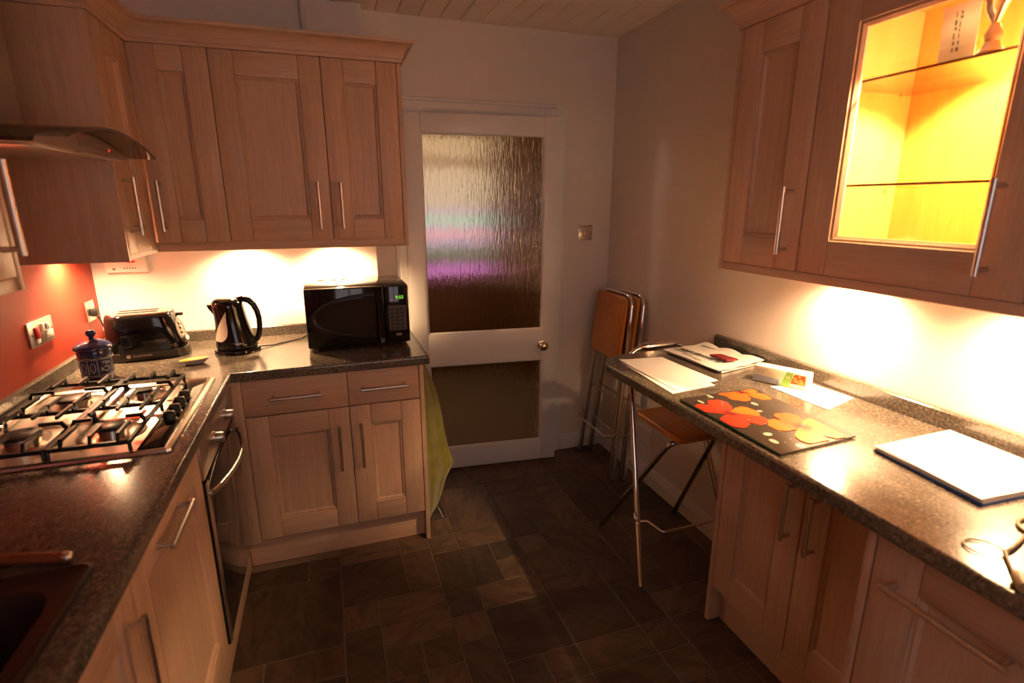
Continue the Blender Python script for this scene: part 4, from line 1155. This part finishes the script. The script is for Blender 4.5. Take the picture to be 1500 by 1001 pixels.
def crump(u, v): return 0.004 * abs(math.sin(u * 9 + v * 4)) * (0.3 + v) + 0.010 * max(0, u - 0.80) * 5 * abs(math.sin(v * 8 + 1))
finish('wrapper', sheet(MB(), [(2.592, -0.952), (2.815, -0.942), (2.858, -1.245), (2.606, -1.292)], Z0 + 0.0095, 0.0008, 0.003, 26, 26, 5, crump), 'paper2', nw, 40)
tm = MB()
rnd = random.Random(3)
def on_pack(u, v):
    a, b, c, d = [Vector((*q, 0)) for q in ((2.592, -0.952), (2.815, -0.942), (2.858, -1.245), (2.606, -1.292))]
    return (a * (1 - u) + b * u) * (1 - v) + (d * (1 - u) + c * u) * v
for u_, v0, v1, th in ((0.30, 0.10, 0.80, 0.022), (0.17, 0.08, 0.42, 0.009), (0.09, 0.30, 0.64, 0.008), (0.80, 0.10, 0.34, 0.010)):
    v = v0
    while v < v1:
        L_ = rnd.uniform(0.012, 0.035)
        p, q = on_pack(u_, v), on_pack(u_, min(v + L_, v1))
        zz = Z0 + 0.0154
        hx = th * rnd.uniform(0.5, 1.0)
        n_ = Vector((1, 0.05, 0))
        zz += max(crump(u_, v), crump(u_, v + 0.02), crump(u_, v + 0.04)) + 0.0006
        tm.loft([[p - n_ * hx * 0.5, q - n_ * hx * 0.5, q + n_ * hx * 0.5, p + n_ * hx * 0.5]][0:1] and [[(w_.x, w_.y, zz + dz) for w_ in (p - n_ * hx * 0.5, q - n_ * hx * 0.5, q + n_ * hx * 0.5, p + n_ * hx * 0.5)] for dz in (0, 0.0004)])
        v += L_ + rnd.uniform(0.006, 0.014)
finish('printed_lines', tm, 'ink', nw, 0)['kind'] = 'stuff'
tag(finish('red_packet', MB().loft([[(x_, y_, z_) for x_, y_ in ((2.684, -1.138), (2.732, -1.145), (2.745, -1.228), (2.697, -1.222))] for z_ in (Z0 + 0.0225, Z0 + 0.0295)]), 'redcard', None, 30), 'small dark red packet lying on the wrapped magazine', 'packet')

# carton: length runs along the bar
cart = thing('food_carton', 'small cream carton with green band and red food picture', 'carton', (2.738, -1.452, ZR + 0.0025), rz=math.atan2(-0.160, 0.079))
CL, CW, CH = 0.178, 0.050, 0.056
finish('box', MB().box(-CL / 2, CL / 2, -CW / 2, CW / 2, 0, CH, 0.0008), 'cartc', cart, 30)
yf = -CW / 2
# the long face towards the camera is local -y
def flat(name, poly, mat, off):
    return finish(name, MB().loft([[(x_, yf - o, z_) for x_, z_ in poly] for o in (off - 0.0003, off)]), mat, cart, 0)
flat('blue_print', [(-CL / 2 + 0.002, 0.002), (0.004, 0.002), (0.000, 0.021), (-CL / 2 + 0.002, 0.024)], 'cartb', 0.0004)
flat('green_band', [(0.004, 0.0015), (0.034, 0.0015), (0.044, 0.053), (0.022, 0.053)], 'green', 0.0008)
fd = MB()
rnd = random.Random(9)
flat('food_picture', [(0.036, 0.016), (0.082, 0.016), (0.082, 0.050), (0.046, 0.050)], 'tom', 0.0008)
for i in range(16):
    cx, czz, r_ = rnd.uniform(0.046, 0.078), rnd.uniform(0.020, 0.046), rnd.uniform(0.003, 0.0055)
    fd.loft([[(cx + r_ * math.cos(a), yf - o, czz + r_ * math.sin(a)) for a in (2 * PI * k / 10 for k in range(10))] for o in (0.0009, 0.0012 + 0.00005 * i)])
finish('food_pieces', fd, 'tom2', cart, 0)
flat('pale_print', [(0.034, 0.0015), (0.080, 0.0015), (0.080, 0.015), (0.036, 0.015)], 'cartb', 0.0006)
text('lettering', 'M', 0.016, 'cartc', cart, frame((0.026, yf - 0.0012, 0.034), (1, 0, 0), (0, 0, 1)))
flat('mark', [(-0.010, 0.006), (-0.002, 0.006), (-0.002, 0.015), (-0.010, 0.015)], 'ink', 0.0008)
flat('mark', [(-0.008, 0.008), (-0.004, 0.008), (-0.004, 0.013), (-0.008, 0.013)], 'cartc', 0.0010)
for k, z_ in enumerate((0.046, 0.039, 0.032)): flat('print_line', [(-0.078, z_), (-0.078 + 0.036 - 0.006 * k, z_), (-0.078 + 0.036 - 0.006 * k, z_ + 0.0022), (-0.078, z_ + 0.0022)], 'print_', 0.0006)
finish('end_flap', MB().box(CL / 2 + 0.0003, CL / 2 + 0.0015, -CW / 2 + 0.003, CW / 2 - 0.003, 0.002, CH - 0.006), 'paper', cart, 0)

tag(finish('paper_sheet', sheet(MB(), [(2.680, -1.462), (2.842, -1.486), (2.850, -1.640), (2.684, -1.690)], Z0, 0.0008, 0.0006, seed=7), 'paper', None, 30), 'bright white paper lying under the cream carton', 'paper')

# glass board with printed flowers
bd = thing('glass_board', 'dark glass worktop saver printed with big orange flowers', 'board', (2.44, -1.68, ZR))
BQ = [(2.301, -1.475), (2.598, -1.468), (2.577, -1.868), (2.300, -1.888)]
finish('board', MB().loft([[(x_, y_, z_) for x_, y_ in BQ] for z_ in (Z0 + 0.002, Z0 + 0.0075)]), 'board', bd, 0)
finish('green_edge', MB().loft([[(x_ - 0.0008, y_, z_) for x_, y_ in ((2.3005, -1.4755), (2.301, -1.4755), (2.300, -1.8875), (2.2995, -1.8875))] for z_ in (Z0 + 0.0022, Z0 + 0.0072)]), 'edge_g', bd, 0)
ft = MB()
for x_, y_ in BQ:
    mx_, my_ = 2.444 + (x_ - 2.444) * 0.86, -1.675 + (y_ + 1.675) * 0.9
    ft.cyl((mx_, my_, Z0), (mx_, my_, Z0 + 0.0019), 0.008, 12)
finish('foot', ft, 'whitep', bd, 40)
zt_ = Z0 + 0.0078
def inside(p):
    x_ = min(max(p[0], 2.3035), 2.5955 - 0.055 * max(0, (-1.47 - p[1]) / 0.40) * 0.95)
    y_ = min(max(p[1], -1.868), -1.4775)
    return x_, y_
def flower(c, tips, mats, lay):
    """five rounded, ruffled petals from c towards tips (dx, dy, half width)"""
    for i, (dx, dy, w_) in enumerate(tips):
        L_ = math.hypot(dx, dy); ux, uy = dx / L_, dy / L_
        pts = []
        n = 26
        for k in range(n):
            t = k / n * 2 * PI
            al = 0.5 - 0.5 * math.cos(t)
            wd = math.sin(t) * w_ * (0.50 + 0.62 * al) * (1 + 0.06 * math.sin(9 * t + i))
            ln_ = al ** 0.85 * L_ * (1 + 0.03 * math.sin(7 * t + i * 2))
            pts.append(inside((c[0] + ux * ln_ - uy * wd, c[1] + uy * ln_ + ux * wd)))
        z_ = zt_ + lay * 0.0006 + i * 0.0001
        finish('petal', MB().loft([[(x_, y_, zz) for x_, y_ in pts] for zz in (z_ - 0.0001, z_)]), mats[i % len(mats)], bd, 0)
    vv = MB()
    for i, (dx, dy, w_) in enumerate(tips):
        for s_ in (-0.10, 0.0, 0.10):
            e = inside((c[0] + dx * 0.30 - dy * s_, c[1] + dy * 0.30 + dx * s_))
            a_ = Vector((c[0], c[1], 0)); b_ = Vector((*e, 0)); d_ = (b_ - a_).normalized(); n_ = Vector((-d_.y, d_.x, 0)) * 0.0022
            z_ = zt_ + lay * 0.0006 + 0.0007
            vv.loft([[(p_.x, p_.y, zz) for p_ in (a_ - n_, b_, a_ + n_)] for zz in (z_ - 0.0001, z_)])
    vv.loft([[(c[0] + 0.008 * math.cos(a), c[1] + 0.008 * math.sin(a), zz) for a in (2 * PI * k / 10 for k in range(10))] for zz in (zt_ + lay * 0.0006 + 0.0006, zt_ + lay * 0.0006 + 0.0009)])
    finish('flower_centre', vv, 'fl_dk', bd, 0)
flower((2.533, -1.492), [(-0.085, 0.016, 0.030), (-0.070, -0.055, 0.042), (0.045, -0.078, 0.034), (0.055, 0.008, 0.028)], ['fl_or'], 0)
flower((2.367, -1.632), [(-0.066, 0.090, 0.036), (0.028, 0.112, 0.038), (0.085, -0.006, 0.046), (0.052, -0.092, 0.038), (-0.060, -0.086, 0.048)], ['fl_red', 'fl_red', 'fl_or', 'fl_red', 'fl_red'], 1)
flower((2.488, -1.778), [(-0.078, 0.048, 0.048), (0.022, 0.100, 0.042), (0.090, 0.000, 0.048), (0.058, -0.092, 0.036), (-0.056, -0.098, 0.048)], ['fl_or', 'fl_or', 'fl_lt', 'fl_lt', 'fl_lt'], 2)
spm = MB()
for x_, y_, a_, b_ in ((2.359, -1.783, 0.013, 0.011), (2.340, -1.824, 0.009, 0.016), (2.385, -1.868, 0.012, 0.014), (2.346, -1.520, 0.006, 0.016), (2.406, -1.489, 0.006, 0.016), (2.493, -1.590, 0.008, 0.015), (2.463, -1.643, 0.009, 0.008)):
    spm.loft([[(x_ + a_ * math.cos(a), y_ + b_ * math.sin(a) * 0.95, zz) for a in (2 * PI * k / 14 for k in range(14))] for zz in (zt_ - 0.0001, zt_ + 0.0001)])
finish('grey_spots', spm, 'fl_gr', bd, 0)
dts = MB()
rnd = random.Random(5)
for i in range(70):
    x_, y_, r_ = rnd.uniform(2.32, 2.56), rnd.uniform(-1.86, -1.49), rnd.choice((0.0008, 0.0012, 0.0022))
    dts.loft([[(x_ + r_ * math.cos(a), y_ + r_ * math.sin(a), zz) for a in (2 * PI * k / 6 for k in range(6))] for zz in (zt_ + 0.0019, zt_ + 0.0021)])
o = finish('paint_flecks', dts, 'fl_gr', bd, 0); o['kind'] = 'stuff'

# folder of papers
fo = thing('paper_folder', 'stack of bright white paper in a blue-edged folder on the bar', 'folder', (2.68, -2.06, ZR))
FQ = [(2.553, -1.938), (2.842, -1.932), (2.812, -2.222), (2.520, -2.204)]
def shrink(q, f):
    cx = sum(p[0] for p in q) / 4; cy = sum(p[1] for p in q) / 4
    return [(cx + (p[0] - cx) * f, cy + (p[1] - cy) * f) for p in q]
finish('folder_back', sheet(MB(), FQ, Z0, 0.002, 0.0, 4, 4), 'blue', fo, 30)
for k in range(5):
    q = [(x_ + random.uniform(-0.003, 0.003), y_ + random.uniform(-0.003, 0.003)) for x_, y_ in shrink(FQ, 0.985)]
    finish('sheet', sheet(MB(), q, Z0 + 0.0036 + k * 0.0024, 0.0016, 0.0006, 8, 8, 20, None), 'paper' if k == 4 else 'paper2', fo, 30)
q = [FQ[0], (FQ[0][0] + 0.05, FQ[0][1] - 0.001), (FQ[0][0] + 0.03, FQ[0][1] - 0.03), (FQ[0][0] - 0.003, FQ[0][1] - 0.016)]
finish('blue_corner', sheet(MB(), shrink(q, 1.0), Z0 + 0.0026, 0.0008, 0.0, 3, 3), 'blue', fo, 30)

# loops of cord at the right edge
cd = thing('coiled_cord', 'thin brown looped cord lying at the right edge of the bar', 'cord', (2.42, -2.31, ZR))
def loop(c, a, b, rot, n=28):
    return [(c[0] + a * math.cos(t) * math.cos(rot) - b * math.sin(t) * math.sin(rot), c[1] + a * math.cos(t) * math.sin(rot) + b * math.sin(t) * math.cos(rot), Z0 + 0.0032) for t in (2 * PI * k / n for k in range(n))]
mb = MB()
mb.tube(loop((2.362, -2.300), 0.030, 0.026, math.radians(-50)), 0.0020, 8, closed=True)
mb.tube(loop((2.528, -2.292), 0.036, 0.026, 0.4), 0.0038, 8, closed=True)
mb.tube([(2.381, -2.322, Z0 + 0.006), (2.405, -2.320, Z0 + 0.006), (2.440, -2.312, Z0 + 0.006), (2.472, -2.303, Z0 + 0.005), (2.494, -2.300, Z0 + 0.005)], 0.0034, 8)
mb.tube([(2.381, -2.322, Z0 + 0.006), (2.362, -2.336, Z0 + 0.006), (2.340, -2.354, Z0 + 0.006), (2.318, -2.372, Z0 + 0.008)], 0.0034, 8)
finish('cord', mb, 'cord', cd, 60)
finish('end_piece', MB().tube([(2.319, -2.371, Z0 + 0.0125), (2.305, -2.384, Z0 + 0.0128), (2.288, -2.400, Z0 + 0.012)], 0.011, 12, rr=[0.007, 0.0118, 0.010]), 'cord', cd, 60)

# things on the top glass shelf
tag(finish('folded_card', MB().box(-0.039, 0.039, -0.0012, 0.0012, 0.0, 0.114).xform(Matrix.Translation((2.603, -1.924, 1.8424)) @ Matrix.Rotation(math.radians(86), 4, 'Z') @ Matrix.Rotation(math.radians(-3), 4, 'X')), 'kraft', None, 0), 'beige card with dark handwriting standing on the top glass shelf', 'card')
card = bpy.data.objects['folded_card']
wl = MB()
rnd = random.Random(11)
for x_ in (-0.004, 0.006):
    z_ = 0.02
    while z_ < 0.098:
        L_ = rnd.uniform(0.004, 0.012)
        wl.box(x_ + rnd.uniform(-0.002, 0.002), x_ + rnd.uniform(0.003, 0.005), 0.0013, 0.0016, z_, z_ + L_)
        z_ += L_ + rnd.uniform(0.003, 0.007)
wl.xform(Matrix.Translation((2.603, -1.924, 1.8424)) @ Matrix.Rotation(math.radians(86), 4, 'Z') @ Matrix.Rotation(math.radians(-3), 4, 'X'))
o = finish('handwriting', wl, 'ink', None, 0)
o.parent = card
orn = thing('ornament', 'shiny silver and brown ornament beside the card on the top shelf', 'ornament', (2.602, -1.992, 1.8424))
finish('foot', MB().lathe([(0, 0), (0.022, 0), (0.024, 0.003), (0.018, 0.010), (0.012, 0.022), (0.016, 0.036), (0.010, 0.050), (0.006, 0.058), (0, 0.058)], (2.602, -1.992, 1.8424), 24), 'hallwood', orn, 40)
finish('arm', MB().tube([(2.602, -1.992, 1.900), (2.597, -2.002, 1.930), (2.587, -2.019, 1.955), (2.582, -2.032, 1.985)], 0.009, 12, rr=[0.006, 0.010, 0.012, 0.008]), 'chrome', orn, 60)
finish('arm', MB().tube([(2.602, -1.992, 1.895), (2.604, -1.977, 1.925), (2.602, -1.972, 1.960), (2.592, -1.987, 1.985)], 0.008, 12, rr=[0.006, 0.009, 0.010, 0.006]), 'chrome', orn, 60)

# ------------------------------------------------------------------ bar stools
def fillet(pts, r, n=6):
    out = [Vector(pts[0])]
    for a, b, c in zip(pts, pts[1:], pts[2:]):
        a, b, c = Vector(a), Vector(b), Vector(c)
        d0, d1 = (a - b).normalized(), (c - b).normalized()
        ang = d0.angle(d1)
        t = min(r / math.tan(ang / 2), (a - b).length * 0.48, (c - b).length * 0.48)
        p0, p1 = b + d0 * t, b + d1 * t
        for k in range(n + 1):
            u_ = k / n
            out.append(p0 * (1 - u_) ** 2 + b * 2 * u_ * (1 - u_) + p1 * u_ ** 2)
    out.append(Vector(pts[-1]))
    return out
stool = thing('bar_stool', 'open folding bar stool with chrome legs and orange wood seat under the bar', 'stool', (2.62, -1.0, 0), 'folding bar stools')
TR = 0.0115
A1, A2 = Vector((2.371, -1.231, 0.004)), Vector((2.845, -1.215, 0.004))
T1, T2 = Vector((2.474, -0.872, 0.895)), Vector((2.772, -0.872, 0.895))
rr_ = lambda a, b, t: a + (b - a) * t
finish('back_frame', MB().tube(fillet([A1, T1 + Vector((0.004, 0.0, 0.030)), T2 + Vector((-0.004, 0.0, 0.030)), A2], 0.07, 8), TR, 14), 'chrome', stool, 60)
B1, B2 = Vector((2.430, -0.775, 0.004)), Vector((2.835, -0.800, 0.004))
S1, S2 = Vector((2.530, -1.135, 0.588)), Vector((2.760, -1.135, 0.588))
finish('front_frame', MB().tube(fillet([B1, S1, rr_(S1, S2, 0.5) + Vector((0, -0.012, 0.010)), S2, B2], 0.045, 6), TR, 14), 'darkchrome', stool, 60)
sq = MB().loft([rrect(2.535 + o, 2.790 - o, -1.190 + o, -0.850 - o, 0.03, z_, 5) for o, z_ in ((0.006, 0.602), (0.0, 0.607), (0.0, 0.622), (0.004, 0.626))])
finish('seat', sq, 'seat', stool, 40)
finish('back_rest', MB().tube([T1.lerp(T2, t_) + Vector((0, 0.002, 0.034)) for t_ in (0.17, 0.26, 0.38, 0.5, 0.62, 0.74, 0.83)], 0.017, 16, rr=[0.0118, 0.020, 0.0235, 0.024, 0.0235, 0.020, 0.0118]), 'chrome', stool, 60)
# rear bar of the loop and footrest
fr = rr_(A1, T1, 0.30); fr2 = rr_(A2, T2, 0.30)
pts = [fr + Vector((-0.014, -0.004, 0.022)), fr + Vector((-0.020, -0.018, 0.0)), fr + Vector((0.004, -0.024, -0.010)), fr + Vector((0.028, -0.040, -0.004)), fr + Vector((0.056, -0.110, -0.018)), Vector((fr2.x - 0.056, fr.y - 0.110, fr.z - 0.018)), fr2 + Vector((-0.020, -0.03, -0.004)), fr2 + Vector((0.014, -0.018, 0.0))]
finish('footrest', MB().tube(fillet(pts, 0.02, 4), 0.0058, 10), 'chrome', stool, 60)
for p in (A1, A2, B1, B2): finish('rubber_foot', MB().cyl((p.x, p.y, 0.0006), (p.x, p.y, 0.022), 0.0138, 12), 'greyplastic', stool, 30)
for p, q in ((A1, T1), (A2, T2)):
    m_ = rr_(p, q, 0.655)
    finish('pivot', MB().cyl(m_ + Vector((-0.016, 0, 0)), m_ + Vector((0.016, 0, 0)), 0.009, 12), 'steel', stool, 30)

def folded(dx, lab, dy=0.0, rest=0.055):
    """folded stool leaning on the right wall: feet out, top against the wall"""
    t = thing('bar_stool', lab, 'stool', (2.70 + dx, -0.2, 0), 'folding bar stools')
    def P(y, z, off=0.0): return Vector((2.700 + dx + 0.102 * z - off, y + dy, z))
    ya, yb = 0.020, -0.412
    finish('back_frame', MB().tube(fillet([P(ya, 0.004), P(-0.010, 0.70), P(-0.035, 1.055), P(-0.345, 1.055), P(-0.372, 0.70), P(yb, 0.004)], 0.075, 8), TR, 12), 'chrome', t, 60)
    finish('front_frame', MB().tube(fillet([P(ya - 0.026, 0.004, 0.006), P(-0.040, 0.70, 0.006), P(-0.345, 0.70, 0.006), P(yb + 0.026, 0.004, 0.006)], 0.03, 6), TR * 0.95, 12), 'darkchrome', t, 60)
    n_ = Vector((1, 0, -0.102)).normalized()
    lps = []
    for o, dep in ((0.006, 0.016), (0.0, 0.020), (0.0, 0.034), (0.005, 0.038)):
        lp = rrect(-0.345 + o, -0.018 - o, 0.690 + o, 1.045 - o, 0.03, 0, 5)
        lps.append([P(yy, zz) - n_ * dep for yy, zz, _ in lp])
    finish('seat', MB().loft(lps), 'seat', t, 40)
    z_ = 0.27
    fp = [P(ya - 0.004, z_ + 0.02, 0.012), P(ya - 0.004, z_, 0.020), P(ya - 0.030, z_ - 0.012, rest), P(yb + 0.060, z_ - 0.012, rest), P(yb + 0.020, z_, 0.020), P(yb + 0.012, z_ + 0.02, 0.012)]
    finish('footrest', MB().tube(fillet(fp, 0.02, 4), 0.0055, 10), 'chrome', t, 60)
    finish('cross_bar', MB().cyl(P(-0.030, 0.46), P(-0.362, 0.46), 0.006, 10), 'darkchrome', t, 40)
    for yy in (ya, yb): finish('rubber_foot', MB().cyl((P(yy, 0).x, yy + dy, 0.0006), (P(yy, 0).x, yy + dy, 0.022), 0.0138, 12), 'greyplastic', t, 30)
folded(0.0, 'nearer of two folded bar stools leaning in the corner right of the door')
folded(0.060, 'rear one of two folded bar stools leaning in the corner', -0.022, 0.030)

# ------------------------------------------------------------------ towel and hook
tw = thing('towel', 'olive green towel hanging from the cabinet end beside the door', 'towel', (1.66, -0.45, 0.82))
prof_r = [(0.850, 1.640), (0.835, 1.648), (0.80, 1.662), (0.74, 1.688), (0.66, 1.712), (0.56, 1.730), (0.46, 1.742), (0.38, 1.756), (0.32, 1.772), (0.275, 1.782), (0.24, 1.764), (0.20, 1.742), (0.16, 1.730), (0.11, 1.712), (0.07, 1.696), (0.045, 1.676)]
lps = []
for i, (z_, xr) in enumerate(prof_r):
    t_ = i / (len(prof_r) - 1)
    n = 22
    y0, y1 = -0.505 - 0.035 * min(1, t_ * 3), -0.405
    up_, dn_ = [], []
    for k in range(n + 1):
        u_ = k / n
        amp = 0.012 * min(1.0, t_ * 4) * math.sin(PI * u_)
        x_ = 1.6275 + (xr - 1.6275) * u_ ** 1.15
        y_ = y0 + (y1 - y0) * u_ + amp * math.sin(u_ * 11 + z_ * 2.0) 
        x_ += 0.006 * math.sin(u_ * 9 + z_ * 3 + 1) * math.sin(PI * u_) * min(1, t_ * 4)
        zz = z_ + (0.05 * (0.5 - u_) * (1 if t_ > 0.8 else 0) * (t_ - 0.8) * 3)
        up_.append((max(x_, 1.6265), y_ - 0.006, zz)); dn_.append((max(x_, 1.6265), y_ + 0.006, zz))
    lps.append(up_ + list(reversed(dn_)))
finish('cloth', MB().loft(lps), 'towel', tw, 60)
finish('loose_thread', MB().tube([(1.690, -0.43, 0.055), (1.700, -0.435, 0.035), (1.708, -0.445, 0.012), (1.712, -0.452, 0.003)], 0.0012, 6), 'whitep', tw, 60)
hk = thing('towel_hook', 'small pale hook holding the towel under the worktop end', 'hook', (1.625, -0.46, 0.85))
finish('hook', MB().box(1.6217, 1.6255, -0.468, -0.440, 0.838, 0.868, 0.001).tube([(1.6256, -0.454, 0.848), (1.640, -0.454, 0.846), (1.646, -0.454, 0.856)], 0.003, 8), 'whitep', hk, 40)
